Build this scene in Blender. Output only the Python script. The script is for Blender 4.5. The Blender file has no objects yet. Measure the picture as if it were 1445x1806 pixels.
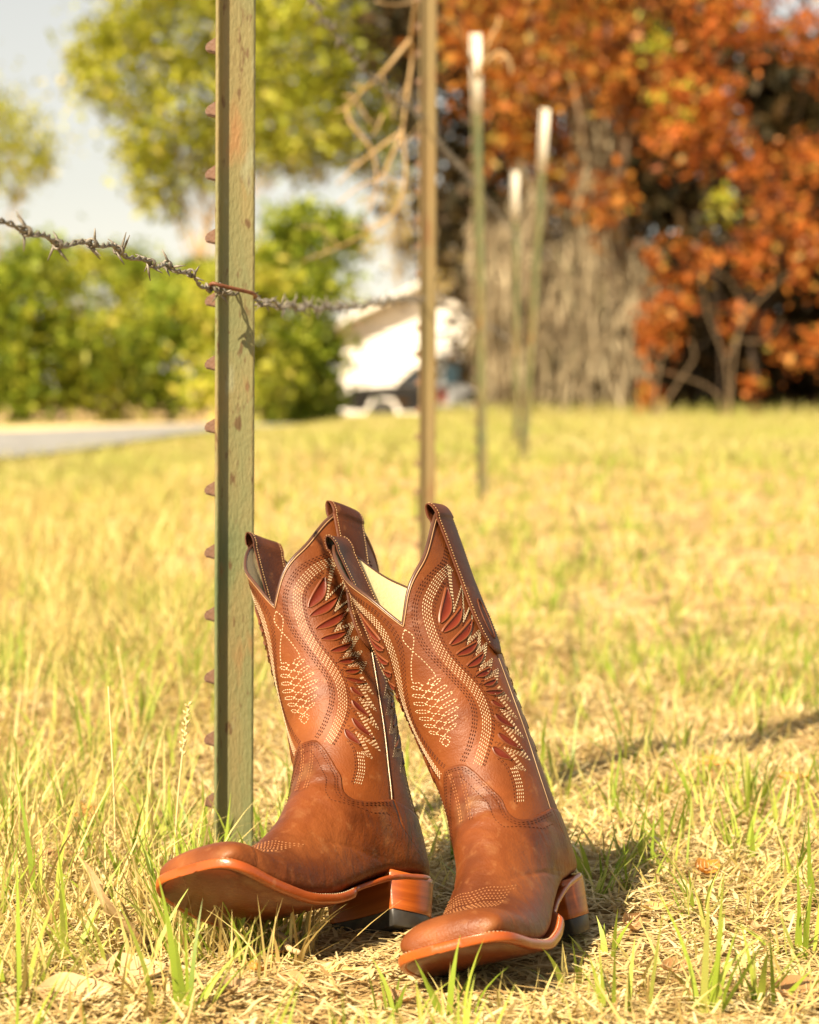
import bpy, bmesh, math, random
import numpy as np
from mathutils import Vector, Matrix

PI = math.pi
R = math.radians
rng = np.random.default_rng(7)
random.seed(7)
scene = bpy.context.scene
C = scene.collection

# ------------------------------------------------------------------ camera
CAM_Z = 0.40
FPX = 4264.0                      # focal length in photograph pixels (85 mm lens)
PITCH = math.atan(203 / FPX)
cam_data = bpy.data.cameras.new('camera')
cam = bpy.data.objects.new('camera', cam_data)
C.objects.link(cam)
cam.location = (0, 0, CAM_Z)
cam.rotation_euler = (PI / 2 - PITCH, 0, 0)
cam_data.sensor_fit = 'VERTICAL'
cam_data.sensor_height = 36.0
cam_data.lens = 85.0
cam_data.clip_start = 0.05
cam_data.clip_end = 2000
cam_data.dof.use_dof = True
cam_data.dof.focus_distance = 1.80
cam_data.dof.aperture_fstop = 8.0
cam_data.dof.aperture_blades = 7
scene.camera = cam

# ------------------------------------------------------------------ sky, sun, exposure
SUN_AZ, SUN_EL = R(38), R(44)     # behind the camera, to the left
sdir = Vector((-math.sin(SUN_AZ) * math.cos(SUN_EL), -math.cos(SUN_AZ) * math.cos(SUN_EL), math.sin(SUN_EL)))
world = bpy.data.worlds.new('World')
scene.world = world
world.use_nodes = True
wn, wl = world.node_tree.nodes, world.node_tree.links
wn.clear()
sky = wn.new('ShaderNodeTexSky')
sky.sky_type = 'NISHITA'
sky.sun_disc = False
sky.sun_elevation = SUN_EL
sky.sun_rotation = math.atan2(sdir.x, sdir.y) % (2 * PI)
sky.altitude = 0
sky.air_density = 1.1
sky.dust_density = 0.4
sky.ozone_density = 1.0
hs = wn.new('ShaderNodeHueSaturation')
hs.inputs['Saturation'].default_value = 0.32
wt = wn.new('ShaderNodeMix'); wt.data_type = 'RGBA'; wt.blend_type = 'MULTIPLY'
wt.inputs['Factor'].default_value = 1.0
wt.inputs['B'].default_value = (1.0, 0.93, 0.83, 1)
bg = wn.new('ShaderNodeBackground')
bg.inputs['Strength'].default_value = 0.054
wo = wn.new('ShaderNodeOutputWorld')
wl.new(sky.outputs[0], hs.inputs['Color'])
wl.new(hs.outputs[0], wt.inputs['A'])
wl.new(wt.outputs['Result'], bg.inputs['Color'])
wl.new(bg.outputs[0], wo.inputs['Surface'])

sun_data = bpy.data.lights.new('sun', 'SUN')
sun_data.energy = 5.0
sun_data.angle = R(0.5)
sun_data.color = (1.0, 0.82, 0.58)
sun = bpy.data.objects.new('sun', sun_data)
C.objects.link(sun)
sun.location = sdir * 50
sun.rotation_euler = sdir.to_track_quat('Z', 'Y').to_euler()

vs = scene.view_settings
vs.view_transform = 'Standard'
vs.look = 'None'
vs.exposure = 1.4
vs.gamma = 1.0
vs.use_curve_mapping = False
scene.cycles.max_bounces = 6
scene.cycles.diffuse_bounces = 2
scene.cycles.transparent_max_bounces = 8

# ------------------------------------------------------------------ helpers
def at(px, py, d):
    """a point of the place that the photograph shows at (px, py), d metres in front of the camera"""
    c, s = math.cos(PITCH), math.sin(PITCH)
    # depth along the lens axis
    kx, ky = (px - 722.5) / FPX, (903 - py) / FPX
    # direction in the world with unit Y
    dy = c + ky * s
    dz = -s + ky * c
    return Vector((kx / dy * d, d, CAM_Z + dz / dy * d))

def link(name, me, parent=None, mats=(), smooth=True):
    o = bpy.data.objects.new(name, me)
    C.objects.link(o)
    if parent is not None:
        o.parent = parent
    for m in mats:
        if m.name not in [k.name for k in me.materials if k]:
            me.materials.append(m)
    if smooth and len(me.polygons):
        me.polygons.foreach_set('use_smooth', np.ones(len(me.polygons), bool))
    return o

def mesh_np(name, V, F, mi=None):
    """V (n,3); F list of (m,k) index arrays"""
    me = bpy.data.meshes.new(name)
    V = np.asarray(V, np.float32).reshape(-1, 3)
    if not isinstance(F, (list, tuple)):
        F = [F]
    F = [np.asarray(f, np.int32) for f in F if len(f)]
    loops = np.concatenate([f.ravel() for f in F])
    tot = np.concatenate([np.full(len(f), f.shape[1], np.int32) for f in F])
    start = np.concatenate([[0], np.cumsum(tot)[:-1]]).astype(np.int32)
    me.vertices.add(len(V)); me.vertices.foreach_set('co', V.ravel())
    me.loops.add(len(loops)); me.loops.foreach_set('vertex_index', loops)
    me.polygons.add(len(tot)); me.polygons.foreach_set('loop_start', start)
    me.polygons.foreach_set('loop_total', tot)
    if mi is not None:
        me.polygons.foreach_set('material_index', np.asarray(mi, np.int32))
    me.update(calc_edges=True)
    me.validate(clean_customdata=False)
    return me

def grid_faces(n, m, closed_m=False, off=0, flip=False):
    i, j = np.meshgrid(np.arange(n - 1), np.arange(m if closed_m else m - 1), indexing='ij')
    j2 = (j + 1) % m
    f = np.stack([i * m + j, i * m + j2, (i + 1) * m + j2, (i + 1) * m + j], -1).reshape(-1, 4) + off
    return f[:, ::-1] if flip else f

def tube(P, rad, k=6, closed=False, cap=True):
    """swept tube along P (n,3); rad scalar or (n,)"""
    P = np.asarray(P, float); n = len(P)
    rad = np.broadcast_to(np.asarray(rad, float), (n,))
    T = np.roll(P, -1, 0) - np.roll(P, 1, 0) if closed else np.gradient(P, axis=0)
    T /= np.linalg.norm(T, axis=1, keepdims=True) + 1e-12
    u = np.cross(T[0], [0, 0, 1.0])
    if np.linalg.norm(u) < 1e-3:
        u = np.cross(T[0], [0, 1.0, 0])
    us = []
    for t in T:
        u = u - t * (u @ t); u /= np.linalg.norm(u) + 1e-12
        us.append(u)
    U = np.array(us); W = np.cross(T, U)
    a = np.arange(k) * 2 * PI / k
    V = P[:, None] + rad[:, None, None] * (np.cos(a)[None, :, None] * U[:, None] + np.sin(a)[None, :, None] * W[:, None])
    V = V.reshape(-1, 3)
    F = [grid_faces(n, k, True)]
    if closed:
        j = np.arange(k)
        F.append(np.stack([(n - 1) * k + j, (n - 1) * k + (j + 1) % k, (j + 1) % k, j], -1))
    elif cap:
        F.append(np.arange(k)[::-1][None]); F.append((np.arange(k) + (n - 1) * k)[None])
    return V, F

def join(parts):
    Vs, Fs, o = [], [], 0
    for V, F in parts:
        Vs.append(np.asarray(V).reshape(-1, 3))
        for f in (F if isinstance(F, (list, tuple)) else [F]):
            Fs.append(np.asarray(f) + o)
        o += len(Vs[-1])
    return np.concatenate(Vs), Fs

def spline(P, n):
    """Catmull-Rom through P, n samples, even in chord length"""
    P = np.asarray(P, float)
    m = len(P)
    r = np.linspace(0, m - 1, max(n * 4, 40))
    i = np.minimum(np.floor(r).astype(int), m - 2); t = (r - i)[:, None]
    p1, p2 = P[i], P[i + 1]
    p0 = np.where((i > 0)[:, None], P[np.maximum(i - 1, 0)], 2 * p1 - p2)
    p3 = np.where((i < m - 2)[:, None], P[np.minimum(i + 2, m - 1)], 2 * p2 - p1)
    Q = .5 * (2 * p1 + (p2 - p0) * t + (2 * p0 - 5 * p1 + 4 * p2 - p3) * t * t + (3 * p1 - p0 - 3 * p2 + p3) * t ** 3)
    return resample(Q, n)

def resample(Q, n):
    d = np.concatenate([[0], np.cumsum(np.linalg.norm(np.diff(Q, axis=0), axis=1))])
    s = np.linspace(0, d[-1], n)
    return np.stack([np.interp(s, d, Q[:, k]) for k in range(Q.shape[1])], -1)

def box(x0, x1, y0, y1, z0, z1):
    V = np.array([[x, y, z] for x in (x0, x1) for y in (y0, y1) for z in (z0, z1)], float)
    F = np.array([[0, 1, 3, 2], [4, 6, 7, 5], [0, 4, 5, 1], [2, 3, 7, 6], [0, 2, 6, 4], [1, 5, 7, 3]])
    return V, [F]

def empty(name, loc=(0, 0, 0), label=None, cat=None, group=None):
    o = bpy.data.objects.new(name, None)
    C.objects.link(o)
    o.location = loc
    o.empty_display_size = 0.05
    tag(o, label, cat, group)
    return o

def tag(o, label=None, cat=None, group=None, kind=None):
    if label: o['label'] = label
    if cat: o['category'] = cat
    if group: o['group'] = group
    if kind: o['kind'] = kind
    return o

# ------------------------------------------------------------------ materials
def mat(name, ramp, rough=0.6, scale=20.0, detail=4.0, bump=0.0, bump_scale=None, spec=0.5, coord='Object',
        metal=0.0, per_island=False, trans=0.0, stretch=None, coat=0.0, distort=0.0, rough_var=0.0, spots=(), wrinkle=None):
    """procedural material: ramp = list of (position, colour) driven by noise (or by a random value per piece)"""
    m = bpy.data.materials.new(name)
    m.use_nodes = True
    n, l = m.node_tree.nodes, m.node_tree.links
    b = n['Principled BSDF']
    b.inputs['Roughness'].default_value = rough
    b.inputs['Metallic'].default_value = metal
    b.inputs['Specular IOR Level'].default_value = spec
    b.inputs['Coat Weight'].default_value = coat
    b.inputs['Coat Roughness'].default_value = 0.25
    tc = n.new('ShaderNodeTexCoord')
    mp = n.new('ShaderNodeMapping')
    if stretch: mp.inputs['Scale'].default_value = stretch
    l.new(tc.outputs[coord], mp.inputs['Vector'])
    nz = n.new('ShaderNodeTexNoise')
    nz.inputs['Scale'].default_value = scale
    nz.inputs['Detail'].default_value = detail
    nz.inputs['Distortion'].default_value = distort
    l.new(mp.outputs[0], nz.inputs['Vector'])
    cr_ = n.new('ShaderNodeValToRGB')
    el = cr_.color_ramp.elements
    while len(el) < len(ramp): el.new(0.5)
    for e, (p, c) in zip(el, ramp):
        e.position = p; e.color = (*c, 1)
    if per_island:
        g = n.new('ShaderNodeNewGeometry')
        l.new(g.outputs['Random Per Island'], cr_.inputs[0])
    else:
        l.new(nz.outputs['Fac'], cr_.inputs[0])
    col = cr_.outputs[0]
    for (ssc, lo, hi, scol, samt) in spots:
        sn = n.new('ShaderNodeTexNoise'); sn.inputs['Scale'].default_value = ssc; sn.inputs['Detail'].default_value = 6
        l.new(mp.outputs[0], sn.inputs['Vector'])
        sr = n.new('ShaderNodeMapRange'); sr.inputs['From Min'].default_value = lo; sr.inputs['From Max'].default_value = hi; sr.inputs['To Max'].default_value = samt
        l.new(sn.outputs['Fac'], sr.inputs['Value'])
        sm = n.new('ShaderNodeMix'); sm.data_type = 'RGBA'
        l.new(sr.outputs[0], sm.inputs['Factor']); l.new(col, sm.inputs['A']); sm.inputs['B'].default_value = (*scol, 1)
        col = sm.outputs['Result']
    l.new(col, b.inputs['Base Color'])
    if rough_var:
        mr = n.new('ShaderNodeMapRange')
        mr.inputs['To Min'].default_value = max(0.05, rough - rough_var)
        mr.inputs['To Max'].default_value = rough + rough_var
        l.new(nz.outputs['Fac'], mr.inputs['Value'])
        l.new(mr.outputs[0], b.inputs['Roughness'])
    if bump:
        n2 = n.new('ShaderNodeTexNoise')
        n2.inputs['Scale'].default_value = bump_scale or scale * 6
        n2.inputs['Detail'].default_value = 5
        l.new(mp.outputs[0], n2.inputs['Vector'])
        bp = n.new('ShaderNodeBump')
        bp.inputs['Strength'].default_value = bump
        bp.inputs['Distance'].default_value = 0.002
        l.new(n2.outputs['Fac'], bp.inputs['Height'])
        if wrinkle:
            m3 = n.new('ShaderNodeMapping'); m3.inputs['Scale'].default_value = wrinkle[2]; m3.inputs['Rotation'].default_value = (0, .5, 0)
            l.new(tc.outputs[coord], m3.inputs['Vector'])
            n3 = n.new('ShaderNodeTexNoise'); n3.inputs['Scale'].default_value = wrinkle[0]; n3.inputs['Detail'].default_value = 3; n3.inputs['Distortion'].default_value = .6
            l.new(m3.outputs[0], n3.inputs['Vector'])
            b3 = n.new('ShaderNodeBump'); b3.inputs['Strength'].default_value = wrinkle[1]; b3.inputs['Distance'].default_value = .006
            l.new(n3.outputs['Fac'], b3.inputs['Height'])
            l.new(b3.outputs[0], bp.inputs['Normal'])
        l.new(bp.outputs[0], b.inputs['Normal'])
    if trans:
        out = n['Material Output']
        tr = n.new('ShaderNodeBsdfTranslucent')
        l.new(cr_.outputs[0], tr.inputs['Color'])
        mx = n.new('ShaderNodeMixShader')
        mx.inputs[0].default_value = trans
        l.new(b.outputs[0], mx.inputs[1]); l.new(tr.outputs[0], mx.inputs[2])
        l.new(mx.outputs[0], out.inputs['Surface'])
    return m

# ------------------------------------------------------------------ ground and road
def smooth(t): t = np.clip(t, 0, 1); return t * t * (3 - 2 * t)
def gz(x, y):
    """height of the ground"""
    x = np.asarray(x, float); y = np.asarray(y, float)
    near = .006 * np.sin(5.1 * x + 1.3 * y) * np.sin(4.3 * y + .7) + .004 * np.sin(13 * x + 2) * np.sin(11 * y + 1)
    near = near * (1 + 2.2 * smooth((y - 2.15) / .7) * (1 - smooth((y - 6) / 6)))
    near = near * np.clip((np.hypot(x - .02, y - 1.76) - .16) / .3, 0, 1)
    far = -.55 * smooth((y - 22) / 60)
    lump = .03 * np.sin(.35 * x + 1) * np.sin(.22 * y + 2) * smooth((y - 6) / 20)
    rise = np.interp(y, [3.2, 5, 7.4, 9.3, 12, 20, 30, 55], [0, .03, .09, .14, .16, .15, .12, 0]) * smooth((x + 1.5) / 1.2)
    return near + far + lump + rise - .003

ys = np.concatenate([np.linspace(-6, 1, 12), np.linspace(1.05, 4, 90), np.linspace(4.1, 12, 60), np.geomspace(12.5, 900, 60)])
xs = np.concatenate([-np.geomspace(700, 1.6, 40), np.linspace(-1.5, 1.5, 91), np.geomspace(1.6, 700, 40)])
XX, YY = np.meshgrid(xs, ys, indexing='ij')
V = np.stack([XX, YY, gz(XX, YY)], -1).reshape(-1, 3)
m_soil = mat('dry_soil', [(.3, (.20, .125, .055)), (.5, (.36, .25, .11)), (.72, (.50, .38, .19))], .95, 22, 8, .6, 160, spec=.1)
ground = link('ground', mesh_np('ground', V, [grid_faces(len(xs), len(ys), flip=True)]), None, [m_soil])
tag(ground, kind='structure')

def strip(name, near_pts, far_pts, lift, m):
    a = spline(near_pts, 40); b = spline(far_pts, 40)
    rows = []
    for t in np.linspace(0, 1, 9):
        p = a + (b - a) * t
        z = gz(p[:, 0], p[:, 1]) + lift + .03 * 4 * t * (1 - t)
        rows.append(np.column_stack([p, z]))
    V = np.stack(rows, 1)
    o = link(name, mesh_np(name, V.reshape(-1, 3), [grid_faces(40, 9)]), None, [m])
    return tag(o, kind='structure')
m_asphalt = mat('worn_asphalt', [(.3, (.17, .17, .165)), (.7, (.30, .30, .29))], .85, 6, 6, .4, 60)
m_verge = mat('sandy_verge', [(.3, (.55, .42, .20)), (.7, (.70, .55, .30))], .95, 3, 6, .3, 40)
strip('road', [(-14, 7), (-6.5, 9.6), (-2.7, 13.0), (-2.2, 20), (-1.9, 31), (0, 60), (3, 80)], [(-14, 15), (-8, 18), (-5.2, 22), (-4.0, 29), (-3.2, 40), (-2, 62), (0, 84)], .05, m_asphalt)
strip('road_verge', [(-14, 15.05), (-8, 18.05), (-5.2, 22.05), (-4.0, 29.05), (-3.2, 40.05), (-2.05, 62), (-.05, 84)], [(-14, 18), (-9, 22), (-6.4, 26), (-5.0, 33), (-3.9, 44), (-3, 64), (-1.2, 86)], .055, m_verge)

# ------------------------------------------------------------------ grass
def blades(N, x, y, z, L, W, lean, curve, az, segs=3, twist=None):
    """N blades; lean = tangent-ish horizontal travel per length, curve = extra droop"""
    t = np.linspace(0, 1, segs + 1)
    hx = lean[:, None] * t + curve[:, None] * t ** 2
    k = L[:, None] / np.sqrt(1 + (lean + curve)[:, None] ** 2)
    px = x[:, None] + np.cos(az)[:, None] * hx * k
    py = y[:, None] + np.sin(az)[:, None] * hx * k
    pz = z[:, None] + t * k * (1 - .25 * (curve[:, None] * t) ** 2 / (1 + curve[:, None] ** 2))
    tw = az + PI / 2 if twist is None else twist
    w = (W[:, None] * (1 - t ** 1.8) * (.65 + .7 * t * (1 - t) * 2))
    sx, sy = np.cos(tw)[:, None] * w / 2, np.sin(tw)[:, None] * w / 2
    A = np.stack([px - sx, py - sy, pz], -1)[:, :segs]
    B = np.stack([px + sx, py + sy, pz], -1)[:, :segs]
    tip = np.stack([px, py, pz], -1)[:, segs:]
    V = np.concatenate([np.stack([A, B], 2).reshape(N, segs * 2, 3), tip], 1)
    nv = segs * 2 + 1
    o = (np.arange(N) * nv)[:, None]
    Q = np.concatenate([o + np.array([[2 * i, 2 * i + 1, 2 * i + 3, 2 * i + 2]]) for i in range(segs - 1)], 0) if segs > 1 else np.zeros((0, 4), int)
    T = o + np.array([[2 * segs - 2, 2 * segs - 1, 2 * segs]])
    return V.reshape(-1, 3), [Q, T]

def straws(N, x, y, z, L, W, az, tilt):
    """short lying pieces, slightly bent, three-sided top"""
    d = np.stack([np.cos(az) * np.cos(tilt), np.sin(az) * np.cos(tilt), np.sin(tilt)], -1)
    s = np.stack([-np.sin(az), np.cos(az), np.zeros(N)], -1) * W[:, None] / 2
    c = np.stack([x, y, z], -1)
    up = np.array([0, 0, 1.0]) * (L * rng.uniform(-.06, .1, N))[:, None]
    a = c - d * L[:, None] / 2; b = c + d * L[:, None] / 2; m = c + up
    V = np.stack([a - s * .6, a + s * .6, m - s, m + s, b - s * .4, b + s * .4], 1)
    o = (np.arange(N) * 6)[:, None]
    return V.reshape(-1, 3), [np.concatenate([o + [[0, 1, 3, 2]], o + [[2, 3, 5, 4]]])]

def noise2(x, y, f, seed):
    r = np.random.default_rng(seed)
    v = 0
    for k in range(5):
        a = r.uniform(0, 2 * PI); ff = f * (1.0 + .7 * k)
        v = v + np.sin(ff * (x * np.cos(a) + y * np.sin(a)) + r.uniform(0, 6)) / (1 + .4 * k)
    return v / 3.0

def scatter(n, d0, d1, margin, slope=.175):
    """points over the field in front of the camera and some way beyond both sides of the view"""
    d = np.sqrt(rng.uniform(d0 ** 2, d1 ** 2, n)) if margin < .3 else rng.uniform(d0, d1, n)
    w = slope * d + margin
    keepw = slope * d1 + margin
    x = rng.uniform(-1, 1, n) * w
    return x, d

def fence_x(y): return -.151 + .069 * (y - 2.07)
BOOT_FOOT = [((.135, 1.79), (.02, 1.57), .062), ((.02, 1.82), (-.165, 1.66), .058)]
def near_boot(x, y, grow=0.0):
    """true where a boot stands or its sole hangs low over the ground"""
    hit = np.zeros(len(x), bool)
    for a, b, r in BOOT_FOOT:
        a = np.array(a); b = np.array(b); d = b - a
        t = np.clip(((x - a[0]) * d[0] + (y - a[1]) * d[1]) / (d @ d), 0, 1)
        hit |= np.hypot(x - a[0] - t * d[0], y - a[1] - t * d[1]) < r + grow
    return hit
def bare(x, y):
    """trodden patch in front of the boots"""
    return np.exp(-(((x + .07) / .10) ** 2 + ((y - 1.60) / .13) ** 2))

STRAW = [(0, (.30, .19, .07)), (.2, (.50, .36, .15)), (.5, (.66, .53, .25)), (.8, (.76, .66, .38)), (.93, (.66, .50, .22)), (1, (.36, .20, .07))]
m_straw = mat('dry_straw', STRAW, .6, per_island=True, trans=.25, spec=.3)
m_dryblade = mat('dry_grass_blade', [(0, (.42, .30, .10)), (.3, (.60, .47, .18)), (.6, (.70, .58, .26)), (.85, (.62, .52, .18)), (1, (.46, .28, .09))], .55, per_island=True, trans=.3, spec=.3, spots=[(1.6, .45, .62, (.36, .41, .08), .65), (4.5, .54, .70, (.36, .21, .07), .55)])
m_green = mat('green_grass_blade', [(0, (.16, .24, .020)), (.35, (.26, .35, .035)), (.7, (.36, .43, .06)), (1, (.48, .50, .12))], .45, per_island=True, trans=.35, spec=.35)
m_far = mat('field_grass', [(0, (.26, .27, .05)), (.3, (.46, .40, .14)), (.6, (.64, .55, .28)), (.8, (.50, .47, .16)), (1, (.26, .31, .05))], .6, per_island=True, trans=.3, spec=.2, scale=1, spots=[(.9, .43, .58, (.33, .38, .07), .75), (2.6, .56, .70, (.36, .23, .09), .5)])

def stuff(name, parts, m, label, cat='grass'):
    V, F = join(parts)
    quads = np.concatenate([f for f in F if f.shape[1] == 4]); tris = [f for f in F if f.shape[1] == 3]
    fs = [quads] + ([np.concatenate(tris)] if tris else [])
    o = link(name, mesh_np(name, V, fs), None, [m], smooth=False)
    return tag(o, label, cat, kind='stuff')

# lying straw
n = 175000
x, y = scatter(n, 1.15, 4.2, .85)
keep = (rng.uniform(0, 1, n) < np.clip(1.15 - .22 * (y - 1.3), .3, 1))
x, y = x[keep], y[keep]; n = len(x)
L = rng.uniform(.012, .058, n)
fine = bare(x, y) > .4
L = np.where(fine, L * .6, L)
under = near_boot(x, y, .0)
st1 = straws(n, x, y, gz(x, y) + rng.uniform(.001, .011, n) * np.where(under, .3, 1), L, rng.uniform(.0013, .0038, n), rng.uniform(0, 2 * PI, n), rng.normal(0, .24, n) * np.where(under, .2, 1))
stuff('straw_litter', [st1], m_straw, 'matted dry straw lying on the ground around the boots', 'straw')

# dry upright blades near
def dry(n, d0, d1, margin, l0, l1, w0, w1, segs=3, tall=1.7):
    x, y = scatter(n, d0, d1, margin)
    left = smooth((fence_x(y) - x - .03 * y + .05) / .3)
    k = (rng.uniform(0, 1, n) < np.clip(.55 + .5 * noise2(x, y, 9, 3), .08, 1)) & ~near_boot(x, y, .012) & (bare(x, y) < .35)
    x, y, left = x[k], y[k], left[k]; n = len(x)
    L = rng.uniform(l0, l1, n) * (1 + tall * left * rng.uniform(.1, 1, n) ** 1.5)
    L = np.where(near_boot(x, y, .12) , np.minimum(L, .05), L)
    return blades(n, x, y, gz(x, y) - .004, L, rng.uniform(w0, w1, n), np.abs(rng.normal(0, .75, n)), np.abs(rng.normal(0, .7, n)), rng.uniform(0, 2 * PI, n), segs, rng.uniform(0, 2 * PI, n))
def green(nc, d0, d1, margin, l0, l1, w0, w1, per=9, spread=.018, segs=4, seed=5, thr=.0):
    cx, cy = scatter(nc, d0, d1, margin)
    k = (noise2(cx, cy, 5, seed) > thr - .5 + rng.uniform(-.5, .5, nc)) & ~near_boot(cx, cy, .03) & (bare(cx, cy) < .3)
    cx, cy = cx[k], cy[k]
    cnt = rng.integers(max(2, per // 3), per + 1, len(cx))
    x = np.repeat(cx, cnt); y = np.repeat(cy, cnt); n = len(x)
    a = rng.uniform(0, 2 * PI, n); rr = rng.uniform(0, spread, n)
    x = x + np.cos(a) * rr; y = y + np.sin(a) * rr
    left = smooth((fence_x(y) - x) / .25)
    L = rng.uniform(l0, l1, n) * (1 + .5 * left * (y < 4.2))
    L = np.where(near_boot(x, y, .10), np.minimum(L, .055), L)
    return blades(n, x, y, gz(x, y) - .004, L, rng.uniform(w0, w1, n), np.abs(rng.normal(0, .35, n)), np.abs(rng.normal(0, .45, n)), a + rng.normal(0, .4, n), segs, a + PI / 2 + rng.normal(0, .5, n))

TUFTS = [(120, 1700, 10, .05, .13), (60, 1620, 9, .05, .13), (215, 1740, 8, .05, .11), (30, 1790, 9, .06, .12), (330, 1800, 12, .04, .10), (255, 1560, 10, .04, .10), (395, 1700, 9, .03, .07), (430, 1650, 7, .03, .07), (330, 1660, 12, .04, .09), (360, 1640, 10, .04, .08), (470, 1700, 10, .03, .08), (290, 1620, 10, .05, .10), (345, 1655, 12, .05, .10), (400, 1650, 10, .05, .09), (450, 1680, 10, .04, .09), (310, 1680, 10, .05, .10), (500, 1660, 7, .03, .06),
  (150, 1480, 10, .05, .11), (520, 1500, 9, .05, .11), (560, 1440, 9, .05, .12), (300, 1480, 8, .04, .09), (690, 1790, 9, .02, .05), (790, 1800, 7, .03, .06), (1235, 1800, 14, .05, .12), (1340, 1780, 14, .04, .10), (1100, 1790, 10, .03, .08), (1420, 1700, 12, .04, .09),
  (1060, 1560, 12, .03, .07), (1100, 1530, 12, .03, .07), (1180, 1500, 12, .03, .08), (1240, 1480, 12, .03, .08), (1300, 1520, 9, .03, .07), (1400, 1560, 10, .03, .07), (1150, 1420, 9, .03, .07), (1330, 1430, 9, .03, .08), (1075, 1690, 10, .02, .05), (1010, 1740, 7, .02, .045), (640, 1330, 8, .03, .08), (90, 1380, 6, .05, .12), (20, 1460, 6, .05, .13), (240, 1300, 5, .05, .11)]
def tufts():
    parts = []
    for px, py, k, l0, l1 in TUFTS:
        d = CAM_Z * FPX / (py - 700); b = at(px, py, d)
        a = rng.uniform(0, 2 * PI, k); rr = rng.uniform(0, .022, k)
        x = b.x + np.cos(a) * rr; y = b.y + np.sin(a) * rr
        parts.append(blades(k, x, y, gz(x, y) - .004, rng.uniform(l0, l1, k), rng.uniform(.003, .0062, k), np.abs(rng.normal(0, .3, k)), np.abs(rng.normal(.15, .4, k)), a + rng.normal(0, .4, k), 5, a + PI / 2 + rng.normal(0, .6, k)))
    return join(parts)
def talldry():
    parts = []
    for q_ in range(420):
        px = rng.uniform(-80, 375); py = rng.uniform(1180, 1800) if q_ < 130 else rng.uniform(880, 1200)
        d = CAM_Z * FPX / (py - 700); b = at(px, py, d)
        k = int(rng.integers(5, 14))
        a = rng.uniform(0, 2 * PI, k); rr = rng.uniform(0, .03, k)
        x = b.x + np.cos(a) * rr; y = b.y + np.sin(a) * rr
        L = rng.uniform(.05, .13, k) * (1 if q_ < 130 else 1.25)
        L = np.where(near_boot(x, y, .14), np.minimum(L, .06), L)
        parts.append(blades(k, x, y, gz(x, y) - .004, L, rng.uniform(.0014, .0034, k) * (1 if q_ < 130 else 1.7), np.abs(rng.normal(0, .45, k)), np.abs(rng.normal(.2, .6, k)), a + rng.normal(0, .6, k), 5, a + PI / 2 + rng.normal(0, .8, k)))
    for px, py in ((300, 1650), (345, 1665), (385, 1640), (420, 1690), (455, 1665), (500, 1700), (540, 1690), (470, 1730), (330, 1700), (280, 1610), (310, 1630), (350, 1630), (400, 1665), (440, 1650), (365, 1690), (485, 1675), (515, 1665), (300, 1680), (1010, 1745), (1060, 1720), (880, 1790), (940, 1770), (820, 1790), (1000, 1790)):
        d = CAM_Z * FPX / (py - 700); b = at(px, py, d)
        k = 14; lo, hi = (.03, .085) if px < 700 else (.015, .035)
        a = rng.uniform(0, 2 * PI, k); rr = rng.uniform(0, .025, k)
        x = b.x + np.cos(a) * rr; y = b.y + np.sin(a) * rr
        parts.append(blades(k, x, y, gz(x, y) - .004, rng.uniform(lo, hi, k), rng.uniform(.0014, .0034, k), np.abs(rng.normal(0, .35, k)), np.abs(rng.normal(.2, .5, k)), a + rng.normal(0, .6, k), 5, a + PI / 2 + rng.normal(0, .8, k)))
    return join(parts)
stuff('dry_grass', [dry(76000, 1.15, 4.2, .85, .018, .055, .0016, .0040), dry(60000, 4.2, 10, 1.5, .03, .075, .003, .006, 2, .9), talldry()], m_dryblade, 'dry yellow grass standing among the straw near the fence')
stuff('green_grass', [green(2200, 1.15, 4.2, .85, .03, .085, .0022, .0050, thr=.35), tufts(), green(3100, 4.2, 10, 1.5, .04, .09, .003, .007, 7, .04, 3, thr=.15)], m_green, 'green grass blades sprouting through the dry grass')

# the field beyond
fx, fy = scatter(90000, 9, 30, 2.0)
fl = smooth((fence_x(fy) - fx) / 1.5)
k = ~((fx < np.interp(fy, [9, 13, 20, 31], [-7, -2.65, -2.15, -1.85])) & (fx > -7))
fx, fy, fl = fx[k], fy[k], fl[k]; n = len(fx)
f1 = blades(n, fx, fy, gz(fx, fy), rng.uniform(.04, .085, n) * (1 + .35 * fl), rng.uniform(.006, .014, n), np.abs(rng.normal(0, .5, n)), np.abs(rng.normal(0, .5, n)), rng.uniform(0, 2 * PI, n), 2, rng.uniform(0, 2 * PI, n))
gx, gy = scatter(50000, 30, 92, 6.0)
k = ~((gx < np.interp(gy, [30, 31, 60, 80, 92], [-1.9, -1.9, 0, 3, 4.5])) & (gx > np.interp(gy, [30, 40, 62, 84], [-5.5, -4.0, -3, -1.2])))
gx, gy = gx[k], gy[k]; n = len(gx)
f2 = blades(n, gx, gy, gz(gx, gy), rng.uniform(.05, .12, n), rng.uniform(.02, .05, n), np.abs(rng.normal(0, .5, n)), np.abs(rng.normal(0, .5, n)), rng.uniform(0, 2 * PI, n), 2, rng.uniform(0, 2 * PI, n))
wx = rng.uniform(.3, 7.5, 5200); wy = 28.6 + .25 * np.sin(wx * 2.1) + np.abs(rng.normal(0, 1.1, 5200)); n = len(wx)
f3 = blades(n, wx, wy, gz(wx, wy), rng.uniform(.08, .32, n), rng.uniform(.008, .02, n), np.abs(rng.normal(0, .5, n)), np.abs(rng.normal(0, .6, n)), rng.uniform(0, 2 * PI, n), 3, rng.uniform(0, 2 * PI, n))
hx = rng.uniform(-7, 7, 70000); hy = rng.uniform(.1, 12, 70000)
k = (np.abs(hx) > .175 * hy + np.where(hy < 4.2, .8, 1.4)) | (hy < 1.15)
k &= ~((hx < np.interp(hy, [0, 7, 9.6, 13], [-14, -14, -6.4, -2.6])))
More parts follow.
